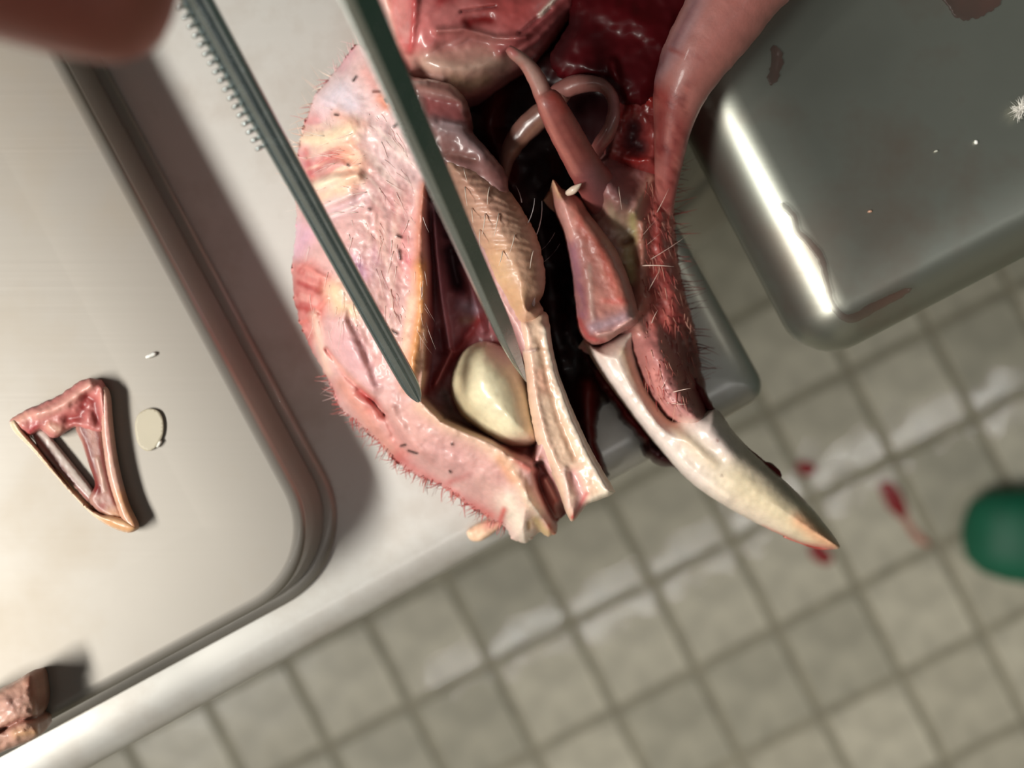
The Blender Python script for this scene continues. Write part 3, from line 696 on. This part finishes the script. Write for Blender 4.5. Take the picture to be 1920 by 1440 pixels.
# grey pink membrane and the tan eyelid beyond the forceps
relief('cheek_membrane', [(742, 120), (770, 142), (815, 150), (850, 160), (872, 185), (884, 218), (886, 246), (915, 280), (945, 318), (953, 345), (951, 368), (925, 372), (880, 350), (830, 320), (795, 270), (765, 200)], M_WET, bird, (156, 112, 108), [
    S([(790, 160), (840, 168), (866, 190)], 13, (172, 122, 112), .85, 1), R([(795, 180), (860, 190), (880, 240), (830, 228), (800, 215)], 8, (146, 76, 76), .9, -.5), S([(776, 152), (800, 150)], 6, (190, 162, 152), .8, .8),
    S([(812, 232), (860, 246), (905, 285)], 14, (166, 140, 142), .85, 1), S([(830, 228), (870, 236)], 5, (192, 168, 172), .7, .6), S([(840, 290), (890, 300)], 9, (128, 84, 74), .7, -.6), S([(925, 325), (945, 345)], 9, (150, 98, 94), .6, 0), S([(876, 210), (884, 245)], 5, (120, 46, 46), .7, -.5)],
    edge=26.5, dome=4, r=34, bottom=8, sp=3.2, rag=.8, nz=.25, ns=18, seed=36, inset=3)
wr = []
for k in range(15):
    t = k / 14
    ax, ay = 846 + 86 * t, 312 + 218 * t
    bx, by = 930 + 92 * min(1, t * 1.4) - 10 * max(0, t - .7) * 3, 335 + 200 * t
    mx_, my_ = (ax + bx) / 2 + 6, (ay + by) / 2 - 12 + rb.uniform(-4, 4)
    if k < 11: wr.append(S([(ax, ay), (mx_, my_), (bx, by)], 3.4, (176, 130, 108), .3, -.22))
    wr.append(S([(ax + 5, ay + 9), (mx_, my_ + 9), (bx, by + 9)], 4, (210, 170, 144), .2, .08))
eyelid = relief('eyelid', [(826, 292), (870, 296), (915, 320), (955, 358), (985, 402), (1006, 442), (1018, 486), (1023, 528), (1016, 556), (1011, 566), (1019, 582), (1010, 606), (975, 612), (955, 585), (930, 535), (898, 470), (862, 400), (835, 340)], M_SKIN, bird, (194, 154, 132), [
    S([(930, 480), (955, 540), (975, 580)], 30, (206, 162, 122), .8, 0), S([(935, 520)], 22, (218, 182, 142), .6, .6), S([(880, 340), (930, 390)], 26, (202, 152, 134), .7, 0), S([(985, 460), (1000, 520)], 16, (196, 146, 118), .6, 0),
    S([(985, 590), (1005, 595)], 10, (210, 164, 140), .6, 0), S([(952, 419)], 3, (96, 50, 40), .9, .2), S([(1013, 560), (995, 575)], 7, (184, 130, 106), .6, -1.2)] + wr,
    edge=25, dome=8, r=62, bottom=14, sp=3, rag=1.0, nz=.25, ns=12, seed=38, inset=3)

# strip of upper beak cut through at its end
relief('upper_beak_edge', [(968, 604), (985, 592), (1006, 584), (1024, 586), (1031, 610), (1037, 655), (1052, 712), (1080, 782), (1112, 850), (1149, 913), (1151, 925), (1128, 936), (1102, 946), (1088, 962), (1074, 978), (1064, 967), (1046, 916), (1022, 862), (1004, 822), (991, 765), (986, 705), (978, 650)], M_BONE, bird, (224, 190, 164), [
    S([(1026, 620), (1044, 700), (1072, 785), (1105, 855), (1140, 920)], 10, (232, 218, 202), .9, 1.2), S([(1012, 640), (1028, 720), (1050, 790), (1078, 860)], 7, (208, 166, 138), .7, -.5),
    S([(985, 610), (992, 660), (1002, 740), (1022, 820), (1050, 890)], 9, (232, 192, 172), .7, .8), S([(1012, 700), (1020, 730)], 12, (204, 142, 118), .6, 0), S([(985, 660), (1005, 656)], 3, (232, 200, 190), .7, .6),
    S([(1075, 890), (1090, 930), (1085, 955)], 13, (206, 150, 150), .85, -1.2), S([(1060, 880), (1066, 950)], 6, (230, 196, 186), .7, .6), S([(1100, 925), (1078, 965)], 4, (196, 90, 90), .7, 0), S([(1110, 938), (1148, 920)], 8, (238, 222, 202), .8, .6), S([(1074, 970)], 5, (170, 40, 40), .9, 0)],
    edge=25, dome=5, r=24, bottom=10, sp=2.9, rag=.5, nz=.3, ns=12, seed=40, inset=2)

# bristles, quill stubs and down
it = []
def stub(o, x, y, ang, ln, lift, bend, w, c, dh=0.2): it.append((x, y, h_at(o, x, y) + dh, ang, ln, lift, bend, w, c))
# lying down on the crown and brow
for _ in range(200):
    x, y = rb.uniform(575, 800), rb.uniform(120, 640)
    if not inside(np.array([x]), np.array([y]), np.array(HEAD))[0]: continue
    if y < 250: a = rb.uniform(120, 160) if x < 640 else rb.uniform(-60, -30)
    elif x < 690 and y < 400: a = rb.uniform(170, 215)
    elif y < 400: a = rb.uniform(-65, -35)
    else: a = rb.uniform(-110, -50)
    stub(head, x, y, a, rb.uniform(18, 60), rb.uniform(-.3, .2), rb.uniform(-30, 30), rb.uniform(.4, .8), rb.choice([(252, 240, 230), (250, 232, 220), (252, 244, 236)]))
hairs('down', it, M_HAIR, bird); it = []
edge_pts = spline(HEAD, 3, True)
for (x, y) in edge_pts:
    if y > 780 and x < 945 and y < 990:
        for _ in range(2):
            if rb.random() < .8: stub(head, x + rb.uniform(-2, 8), y - rb.uniform(0, 8), rb.uniform(195, 265), rb.uniform(10, 30), rb.uniform(-2, .5), rb.uniform(-50, 50), rb.uniform(.8, 1.9), rb.choice([(200, 96, 92), (184, 78, 76), (214, 130, 120), (120, 60, 56)]), -1)
    elif x < 640 and 140 < y < 360 and rb.random() < .55:
        stub(head, x + 3, y, rb.uniform(125, 200), rb.uniform(20, 48), rb.uniform(-1, 1), rb.uniform(-30, 30), rb.uniform(1.0, 2.0), rb.choice([(240, 220, 205), (226, 196, 180), (214, 150, 150)]), 0)
    elif x < 660 and 700 < y <= 790 and rb.random() < .9:
        stub(head, x + 2, y, rb.uniform(165, 215), rb.uniform(10, 28), rb.uniform(-1, 1), rb.uniform(-30, 30), rb.uniform(.7, 1.4), rb.choice([(225, 190, 185), (200, 110, 105)]), 0)
    elif y < 140 and x < 680 and rb.random() < .7:
        stub(head, x, y + 2, rb.uniform(90, 170), rb.uniform(12, 30), 0, rb.uniform(-20, 20), rb.uniform(1.0, 1.8), (232, 200, 198), 0)
hairs('edge_bristles', it, M_HAIR, bird); it = []
for (x, y, a, l) in ((853, 268, -92, 48), (870, 316, -80, 26), (915, 300, -98, 50), (872, 350, -88, 36), (918, 350, -104, 34), (955, 360, -104, 42), (935, 400, -100, 44), (910, 400, -95, 40), (965, 440, -100, 36), (985, 420, -112, 40), (1000, 470, -105, 34), (943, 470, -100, 30), (900, 430, -96, 34), (885, 390, -90, 28)):
    stub(eyelid, x, y, a, l, 2, rb.uniform(-14, 14), 1.6, (252, 238, 222))
for (x, y, a, l) in ((990, 418, 62, 48), (1006, 440, 68, 64), (1016, 468, 40, 40), (1021, 490, 36, 44), (978, 380, 96, 34)):
    stub(eyelid, x, y, a, l, -2, 26, 1.3, (226, 224, 226))
for (x, y, a, l) in ((1206, 440, 52, 84), (1212, 460, 38, 62), (1220, 486, 30, 84), (1204, 498, 3, 60), (1216, 545, 62, 46), (1232, 398, 62, 50), (1250, 345, 36, 34), (1160, 350, -82, 44), (1222, 606, 74, 26), (1262, 735, 15, 34), (1250, 755, -10, 36), (1240, 730, 60, 22)):
    stub(jaw, x, y, a, l, 3, rb.uniform(-20, 20), 1.4, (240, 212, 198), .4)
hairs('whiskers', it, M_HAIR, bird); it = []
je = spline(JAW, 4, True)
for (x, y) in je:
    if x > 1262 and 300 < y < 720 and rb.random() < .6:
        stub(jaw, x - 4, y, rb.uniform(-25, 35), rb.uniform(16, 52), rb.uniform(-3, 1), rb.uniform(-20, 20), rb.uniform(.7, 1.3), rb.choice([(150, 60, 58), (180, 96, 88), (110, 40, 42)]), -1)
for _ in range(260):
    x, y = rb.uniform(1205, 1300), rb.uniform(330, 760)
    if inside(np.array([x]), np.array([y]), np.array(JAW))[0]:
        stub(jaw, x, y, rb.uniform(-95, -55), rb.uniform(12, 34), rb.uniform(-.2, .8), rb.uniform(-30, 30), rb.uniform(.6, 1.3), rb.choice([(190, 92, 84), (160, 66, 62), (214, 130, 116), (230, 170, 150)]))
hairs('jaw_bristles', it, M_HAIR, bird)

# ------------------------------------------------------------------ forceps
fz = empty('forceps', P(700, 300, 40))
tag(fz, 'steel forceps with two slim arms prising the cheek open', 'forceps')
def arm(name, pts, prof, tip_len):
    """pts: (px, py, h, half width mm, thickness mm); prof: closed section, x -1..1 across, y up in thicknesses."""
    s = spline(pts, 8); cen = [P(a[0], a[1], a[2]) for a in s]; n = len(s); verts = []; faces = []; K = len(prof)
    for i in range(n):
        t = (cen[min(i + 1, n - 1)] - cen[max(i - 1, 0)]).normalized()
        side = t.cross(Vector((0, 0, 1))).normalized(); up = side.cross(t).normalized()
        # side points to the photo's left for an arm drawn downwards
        for (a, b) in prof:
            verts.append(cen[i] + side * (-a * s[i][3] / 1000) + up * (b * s[i][4] / 1000))
    for i in range(n - 1):
        for j in range(K):
            a, b = i * K + j, i * K + (j + 1) % K
            faces.append((a, b, b + K, a + K))
    faces.append(tuple(range(K))); faces.append(tuple(range((n - 1) * K, n * K))[::-1])
    me = bpy.data.meshes.new(name); me.from_pydata([tuple(v) for v in verts], [], faces); me.update()
    bm = bmesh.new(); bm.from_mesh(me); bmesh.ops.recalc_face_normals(bm, faces=bm.faces); bm.to_mesh(me); bm.free()
    o = link(name, me, M_FORCEPS, fz, False)
    return o
PA = [(-1, -.35), (-.94, -.1), (-.82, .0), (-.74, -.2), (-.66, -.2), (-.5, .12), (-.1, .3), (.02, .26), (.1, -.3), (.3, -.3), (.38, .22), (.6, .28), (.92, .0), (1, -.3), (1, -1), (-1, -1)]
PA = [(x_, y_ + .3 * x_ if y_ > -.9 else y_) for x_, y_ in PA]
def straight(a, b, fr):
    """a, b: (px, py, h) ends of a straight arm; fr: (fraction, half width, thickness)."""
    A_, B_ = P(*a), P(*b); out = []
    for f, w, t in fr:
        q = A_ + (B_ - A_) * f; u = unP(q.x, q.y, q.z)
        out.append((u[0], u[1], (q.z - TZ) * 1000, w, t))
    return out
armL = arm('arm', straight((368, 0, 76), (786, 754, 36), [(-.5, 2.5, 1.6), (-.2, 2.3, 1.6), (0, 2.15, 1.6), (.3, 1.9, 1.5), (.6, 1.75, 1.4), (.85, 1.7, 1.2), (.95, 1.55, 1.0), (.985, 1.0, .7), (1, .4, .5)]), PA, 1)
PB = [(-1, -.35), (-.86, -.05), (-.42, .35), (-.3, .38), (.95, -.55), (1, -.72), (.9, -1.1), (-.95, -1.1)]
armR = arm('arm', straight((676, 0, 100), (987, 716, 36), [(-.5, 2.5, 2.4), (-.2, 2.4, 2.3), (0, 2.3, 2.2), (.3, 2.05, 2.0), (.6, 1.8, 1.75), (.8, 1.65, 1.6), (.9, 1.2, 1.2), (.96, .65, .8), (1, .12, .3)]), PB, 1)
# joined end of the two arms, beyond the top of the picture
pL, pR = (P(368, 0, 76) * 1.5 - P(786, 754, 36) * .5), (P(676, 0, 100) * 1.5 - P(987, 716, 36) * .5)
def bar3(name, a, b, c, w, parent, mat):
    verts = []; faces = []
    for p in (a, c, b):
        for (dx, dz) in ((-1, -1), (1, -1), (1, 1), (-1, 1)):
            verts.append(p + Vector((dx * w * (0.9 if p is not c else 2.2), 0, dz * w * .5)))
    for i in range(2):
        for j in range(4): faces.append((i * 4 + j, i * 4 + (j + 1) % 4, i * 4 + 4 + (j + 1) % 4, i * 4 + 4 + j))
    faces += [(0, 1, 2, 3), (8, 9, 10, 11)]
    me = bpy.data.meshes.new(name); me.from_pydata([tuple(v) for v in verts], [], faces); me.update()
    bm = bmesh.new(); bm.from_mesh(me); bmesh.ops.recalc_face_normals(bm, faces=bm.faces); bm.to_mesh(me); bm.free()
    return link(name, me, mat, parent, False)
mid = (pL + pR) / 2 + Vector((-.012, .035, .024))
bar3('spring_end', pL, pR, mid, .0028, fz, M_FORCEPS)
# grip ridges along the outer edge of the left arm
bmr = bmesh.new()
bmesh.ops.create_uvsphere(bmr, u_segments=8, v_segments=5, radius=1.0)
rme = bpy.data.meshes.new('grip_ridge'); bmr.to_mesh(rme); bmr.free(); rme.materials.append(M_FORCEPS)
rme.polygons.foreach_set('use_smooth', [True] * len(rme.polygons))
for k in range(17):
    t = k / 16
    q = P(368, 0, 76) + (P(786, 754, 36) - P(368, 0, 76)) * (.0 + .30 * t); px, py = unP(q.x, q.y, q.z); px -= 27; py += 13; hh = (q.z - TZ) * 1000 - .2
    o = bpy.data.objects.new('grip_ridge', rme); C.objects.link(o); o.parent = armL
    o.location = P(px, py, hh); o.scale = (.00085, .00036, .0005); o.rotation_euler = (0, 0, math.radians(25))

# ------------------------------------------------------------------ hand whose fingertip shows at the upper left
def hand():
    J = {}; E_ = []
    def j(n, px, py, h, r): J[n] = (P(px, py, h), r)
    # visible fingertip pointing right
    cz = {}
    W = lambda x, y, z: Vector((x, y, z))
    tipc = P(300, -36, 128)
    d = Vector((-.97, .22, .10)).normalized()
    base = tipc
    pts = [(tipc + d * -.0022, .0086), (tipc + d * .006, .0100), (tipc + d * .018, .0098), (tipc + d * .032, .0094), (tipc + d * .046 + Vector((0, .002, .008)), .0098), (tipc + d * .070 + Vector((0, .006, .026)), .0110)]
    names = []
    for k, (p, r) in enumerate(pts):
        J['i%d' % k] = (p, r); names.append('i%d' % k)
    E_ += list(zip(names[:-1], names[1:]))
    kn = pts[-1][0]
    wrist = kn + Vector((-.055, .055, .02)); J['palm'] = (kn + Vector((-.028, .022, .012)), .019); J['wrist'] = (wrist, .022)
    J['fore'] = (wrist + Vector((-.10, .10, .03)), .030); J['elbow'] = (wrist + Vector((-.19, .19, .05)), .040)
    E_ += [('i5', 'palm'), ('palm', 'wrist'), ('wrist', 'fore'), ('fore', 'elbow')]
    # thumb on the forceps and three more fingers curled behind
    th = [(kn + Vector((-.012, .034, .0)), .0115), (kn + Vector((.022, .044, -.012)), .0098), (kn + Vector((.046, .040, -.014)), .0090), (kn + Vector((.060, .032, -.012)), .0070)]
    prev = 'palm'
    for k, (p, r) in enumerate(th): J['t%d' % k] = (p, r); E_.append((prev, 't%d' % k)); prev = 't%d' % k
    for f in range(3):
        off = Vector((-.006 - .004 * f, -.018 - .016 * f, .004 + .006 * f))
        b0 = kn + off
        ch = [(b0, .0102), (b0 + Vector((.036, -.010, .012)), .0090), (b0 + Vector((.050, -.004, -.004)), .0082), (b0 + Vector((.040, .008, -.014)), .0072)]
        prev = 'palm'
        for k, (p, r) in enumerate(ch):
            nme = 'f%d%d' % (f, k); J[nme] = (p, r * (1 - .06 * f)); E_.append((prev, nme)); prev = nme
    keys = list(J); me = bpy.data.meshes.new('hand')
    me.from_pydata([tuple(J[k][0]) for k in keys], [(keys.index(a), keys.index(b)) for a, b in E_], [])
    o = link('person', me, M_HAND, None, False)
    sk = o.modifiers.new('skin', 'SKIN'); sk.use_smooth_shade = True
    for i, k in enumerate(keys):
        o.data.skin_vertices[0].data[i].radius = (J[k][1], J[k][1]); o.data.skin_vertices[0].data[i].use_root = (k == 'palm')
    sb = o.modifiers.new('sub', 'SUBSURF'); sb.levels = 2; sb.render_levels = 2
    dg = bpy.context.evaluated_depsgraph_get()
    m2 = bpy.data.meshes.new_from_object(o.evaluated_get(dg))
    o.modifiers.clear(); o.data = m2
    m2.materials.clear(); m2.materials.append(M_HAND)
    n = len(m2.vertices)
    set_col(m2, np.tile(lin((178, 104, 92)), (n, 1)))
    m2.polygons.foreach_set('use_smooth', [True] * len(m2.polygons))
    return o
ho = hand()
tag(ho, 'bare hand of a person reaching in, only a blurred fingertip in the corner', 'person')

# ------------------------------------------------------------------ things lying on the tray
bp_ = empty('cut_beak_tip', P(130, 850, hT))
tag(bp_, 'cut off hollow upper beak tip lying on the left steel tray', 'beak piece')
H = hT
relief('beak_wall', [(18, 792), (30, 786), (48, 812), (78, 848), (112, 892), (150, 938), (186, 962), (214, 966), (244, 976), (258, 990), (242, 999), (212, 990), (176, 968), (136, 928), (96, 884), (58, 842), (28, 812)], M_BONE, bp_, (226, 200, 168), [S([(44, 802), (110, 888), (176, 956)], 4.5, (140, 54, 44), .8, -.8), S([(205, 982), (250, 990)], 20, (212, 158, 110), .9)], edge=H + 2, dome=2, r=11, bottom=H + .1, sp=2.8, nz=.1, seed=51, inset=.5)
relief('beak_wall', [(190, 728), (204, 738), (210, 800), (220, 870), (238, 940), (258, 985), (246, 994), (226, 972), (204, 905), (194, 850), (188, 790)], M_BONE, bp_, (206, 164, 146), [S([(198, 760), (204, 850)], 6, (196, 140, 130), .7), S([(228, 930), (250, 985)], 14, (206, 150, 104), .8)], edge=H + 2, dome=1.8, r=9, bottom=H + .1, sp=2.8, nz=.1, seed=52, inset=.5)
relief('beak_septum', [(142, 800), (166, 776), (190, 796), (198, 850), (210, 910), (230, 960), (244, 986), (206, 974), (178, 956), (166, 934), (178, 908), (166, 870), (154, 832)], M_SKIN, bp_, (176, 130, 118), [S([(154, 800), (176, 880), (184, 920)], 7, (112, 30, 28), .9), S([(180, 800), (194, 870), (216, 945)], 5, (118, 40, 36), .8), S([(180, 918)], 10, (120, 24, 26), .9, .3), S([(192, 950)], 7, (150, 40, 36), .8), S([(182, 860), (196, 920)], 4, (206, 176, 160), .7, .3), S([(210, 965), (238, 984)], 14, (208, 154, 112), .8)], edge=H + 1.4, dome=1.4, r=10, bottom=H + .1, sp=2.6, nz=.1, seed=53, inset=.5)
relief('beak_palate', [(56, 802), (84, 806), (104, 830), (138, 872), (168, 910), (184, 936), (176, 952), (146, 922), (108, 882), (76, 846)], M_BONE, bp_, (190, 174, 164), [S([(62, 812), (120, 884), (166, 938)], 5, (130, 44, 38), .8)], edge=H + .8, dome=.8, r=9, bottom=H + .1, sp=2.8, nz=.1, seed=54, inset=.4)
relief('cut_face', [(18, 790), (42, 772), (78, 756), (112, 740), (150, 714), (176, 710), (194, 720), (200, 748), (198, 800), (184, 812), (162, 806), (138, 800), (120, 812), (98, 822), (76, 806), (58, 816), (34, 806)], M_SKIN, bp_, (198, 122, 116), [
    S([(70, 778), (110, 764), (140, 744), (170, 722)], 9, (226, 174, 160), .85, 1.0), S([(30, 790), (52, 778)], 10, (224, 170, 152), .8), S([(128, 786), (150, 782), (162, 745)], 10, (140, 34, 34), .9, -.8), S([(176, 752), (184, 790)], 9, (136, 36, 38), .85, -.8), S([(66, 798), (56, 808)], 7, (160, 44, 54), .8), S([(95, 800), (110, 806)], 10, (214, 170, 148), .8, .4), S([(50, 768), (92, 748), (140, 716)], 4, (136, 96, 102), .6), S([(190, 730), (196, 790)], 5, (214, 150, 138), .8, .6)],
    edge=H + 1.8, dome=1.8, r=14, bottom=H + .1, sp=2.8, rag=1.2, nz=.4, ns=14, seed=55, inset=.4)

ms = relief('tissue_scrap', [(-70, 1330), (-20, 1302), (20, 1282), (55, 1262), (68, 1272), (72, 1296), (74, 1318), (72, 1340), (76, 1362), (70, 1382), (20, 1404), (-70, 1430)], M_SKIN, None, (196, 152, 134), [
    S([(55, 1270), (60, 1300), (74, 1330)], 8, (150, 92, 70), .8, 0), S([(0, 1370), (40, 1350), (70, 1345)], 5, (140, 78, 64), .8, -2), S([(30, 1375), (66, 1372)], 9, (206, 160, 120), .8, 1), S([(20, 1320)], 20, (200, 156, 146), .6, 1)], edge=hT + 6, dome=5, r=30, bottom=hT + .1, sp=4, nz=.8, seed=57, inset=.5)
tag(ms, 'brownish pink scrap of tissue at the lower left corner of the tray', 'tissue scrap')

M_FLUID = plain('cream_fluid', (186, 178, 156), .5, .05, 80, 0)
dr = relief('fluid_drop', [(254, 790), (262, 774), (280, 766), (298, 772), (306, 792), (304, 818), (292, 838), (276, 846), (260, 834), (254, 812)], M_FLUID, None, (222, 206, 170), [], edge=hT + .06, dome=.25, r=22, bottom=hT + .03, sp=4, nz=.05, seed=58, inset=0)
tag(dr, 'yellowish fluid drop on the left tray beside the cut beak tip', 'drop')
def flake(px, py, h, a, ln, w, label, cat, col=(236, 234, 228)):
    c, s_ = math.cos(math.radians(a)), math.sin(math.radians(a))
    pts = [(px + c * u - s_ * v, py - s_ * u - c * v) for u, v in ((-ln, -w * .6), (-ln * .3, -w), (ln * .7, -w * .8), (ln, 0), (ln * .6, w), (-ln * .5, w * .8), (-ln, w * .3))]
    o = relief('tissue_fleck', pts, M_BONE, None, col, [], edge=h + .3, dome=.5, r=w, bottom=h + .03, sp=2.5, nz=.1, seed=int(px) % 50, inset=0)
    tag(o, label, cat); return o
flake(283, 666, hT, 20, 11, 4, 'white fleck on the left tray above the fluid drop', 'fleck')
flake(298, 832, hT, 55, 8, 3, 'small pale fleck on the left tray at the drop edge', 'fleck', (226, 222, 212))
flake(1831, 266, hB, 70, 4, 4, 'tiny white fleck on the right table below the fluff', 'fleck')
flake(1756, 283, hB, 10, 4, 2, 'tiny grey fleck on the right table left of the white fleck', 'fleck', (190, 190, 176))
flake(1632, 396, hB, 0, 4, 2.5, 'tiny tan fleck on the right table near its left edge', 'fleck', (206, 160, 136))
sc2 = relief('tissue_scrap', [(876, 996), (890, 986), (912, 976), (936, 974), (944, 984), (930, 996), (912, 1010), (896, 1016), (880, 1010)], M_SKIN, None, (232, 196, 166), [S([(915, 985), (935, 980)], 10, (214, 140, 128), .8)], edge=.6, dome=1.2, r=12, bottom=-.6, sp=3, rag=1, nz=.5, seed=60, inset=0)
tag(sc2, 'peach tissue scrap on the table edge under the bristly chin', 'tissue scrap')

def film_mat(name, col, alpha):
    m = plain(name, col, .35, .25, 120, 0); b = m.node_tree.nodes['Principled BSDF']; b.inputs['Alpha'].default_value = alpha
    return m
M_FILM = film_mat('thin_dried_blood', (84, 30, 22), .2); M_FILM2 = film_mat('thin_brown_wash', (96, 70, 52), .30)
def film(name, pts, mat, label, seed, rag=3):
    o = relief(name, pts, mat, None, (100, 60, 46), [], edge=hB + .2, dome=.03, r=12, bottom=hB + .15, sp=4, rag=rag, nz=.02, seed=seed, inset=0)
    tag(o, label, 'smear')
film('blood_smear', [(1446, 92), (1456, 86), (1468, 100), (1466, 124), (1460, 148), (1448, 160), (1440, 148), (1446, 120)], M_FILM, 'reddish smear on the right steel table close to the neck', 71)
film('blood_smear', [(1470, 380), (1492, 402), (1500, 430), (1520, 448), (1545, 480), (1556, 530), (1566, 568), (1592, 590), (1640, 566), (1700, 540), (1706, 548), (1650, 580), (1604, 604), (1580, 600), (1556, 574), (1546, 532), (1534, 488), (1512, 458), (1490, 436), (1484, 408), (1462, 388)], M_FILM, 'thin curved dried blood line on the right table near its corner', 72, 1)
film('brown_wash', [(1770, -30), (1880, -30), (1870, 14), (1830, 34), (1790, 26)], M_FILM, 'rusty blot on the right table at the top picture edge', 74, 5)

# white fluff on the right table
fl = []
for k in range(90):
    a = rb.choice([rb.gauss(190, 18), rb.gauss(235, 14), rb.gauss(80, 25), rb.gauss(20, 40)])
    fl.append((1914 + rb.uniform(-4, 6), 204 + rb.uniform(-6, 6), hB + .5 + rb.uniform(0, 1), a, rb.uniform(10, 26), rb.uniform(-.4, 1.2), rb.uniform(-50, 50), rb.uniform(.8, 1.8), (244, 240, 232)))
fo_ = hairs('feather_fluff', fl, M_HAIR, None, None)
tag(fo_, 'small tuft of white down on the right steel table', 'feather')

# ------------------------------------------------------------------ blood drops on the floor and the green boots
FH = -900.0
def splat(pts, label, seed):
    o = relief('blood_drop', pts, M_BLOOD, None, (140, 22, 26), [], edge=FH + .5, dome=.8, r=14, bottom=FH + .3, sp=4, rag=2, nz=.1, seed=seed, inset=0)
    tag(o, label, 'blood drop', 'blood drops on the floor')
splat([(1496, 868), (1510, 864), (1526, 870), (1530, 882), (1518, 892), (1502, 890), (1494, 880)], 'round blood drop on the floor tile, topmost of the floor drops', 61)
splat([(1648, 908), (1664, 902), (1682, 914), (1696, 940), (1702, 966), (1692, 972), (1672, 960), (1656, 936)], 'long blood drop on the floor nearest the green boot', 62)
splat([(1518, 1020), (1536, 1018), (1554, 1032), (1562, 1050), (1548, 1060), (1530, 1050), (1518, 1036)], 'blood drop on the floor just below the beak point', 63)
sm = relief('blood_smear', [(1690, 968), (1702, 966), (1716, 990), (1740, 1014), (1744, 1024), (1722, 1018), (1704, 996)], plain('thin_blood', (176, 112, 96), .35, .2, 150, 0), None, (176, 112, 96), [], edge=FH + .4, dome=.1, r=8, bottom=FH + .3, sp=4, nz=.02, seed=64, inset=0)
tag(sm, 'faint pink smear on the floor running on from the long blood drop', 'smear')

def boot(cx, cy, label_parent, rz):
    """A rubber boot, toe towards -x, built as rounded sections from toe to heel with a shaft."""
    secs = [(0.0, .012, .020, .030), (.006, .030, .012, .046), (.018, .041, .008, .060), (.040, .047, .006, .070), (.075, .049, .006, .078), (.110, .047, .006, .088), (.145, .043, .006, .105)]
    verts = []; faces = []; K = 20
    for (x, hw, z0, z1) in secs:
        for j in range(K):
            a = 2 * math.pi * j / K
            c, s_ = math.cos(a), math.sin(a)
            verts.append(Vector((x, math.copysign(abs(c) ** .75, c) * hw, z0 + (z1 - z0) * (0.5 + 0.5 * math.copysign(abs(s_) ** .8, s_)))))
    n = len(secs)
    for i in range(n - 1):
        for j in range(K): faces.append((i * K + j, i * K + (j + 1) % K, (i + 1) * K + (j + 1) % K, (i + 1) * K + j))
    faces.append(tuple(range(K))); faces.append(tuple(range((n - 1) * K, n * K)))
    b0 = len(verts)
    rings = [(.006, .200, .052, .043), (.05, .200, .054, .044), (.11, .200, .056, .047), (.20, .205, .054, .050), (.32, .210, .062, .060)]
    for (z, x, rx, ry) in rings:
        for j in range(K):
            a = 2 * math.pi * j / K; verts.append(Vector((x + rx * math.cos(a), ry * math.sin(a), z)))
    for i in range(len(rings) - 1):
        for j in range(K): faces.append((b0 + i * K + j, b0 + i * K + (j + 1) % K, b0 + (i + 1) * K + (j + 1) % K, b0 + (i + 1) * K + j))
    faces.append(tuple(range(b0, b0 + K))); faces.append(tuple(range(len(verts) - K, len(verts))))
    M = Matrix.Translation((cx, cy, 0)) @ Matrix.Rotation(rz, 4, 'Z')
    me = bpy.data.meshes.new('rubber_boot'); me.from_pydata([tuple(M @ v) for v in verts], [], faces); me.update()
    bm = bmesh.new(); bm.from_mesh(me); bmesh.ops.recalc_face_normals(bm, faces=bm.faces); bm.to_mesh(me); bm.free()
    return link('rubber_boot', me, M_BOOT, label_parent)
tp = P(1826, 1000, -850)
b1 = boot(tp.x, tp.y, None, math.radians(-4)); tag(b1, 'green rubber boot on the floor, its rounded toe at the right picture edge', 'boot')
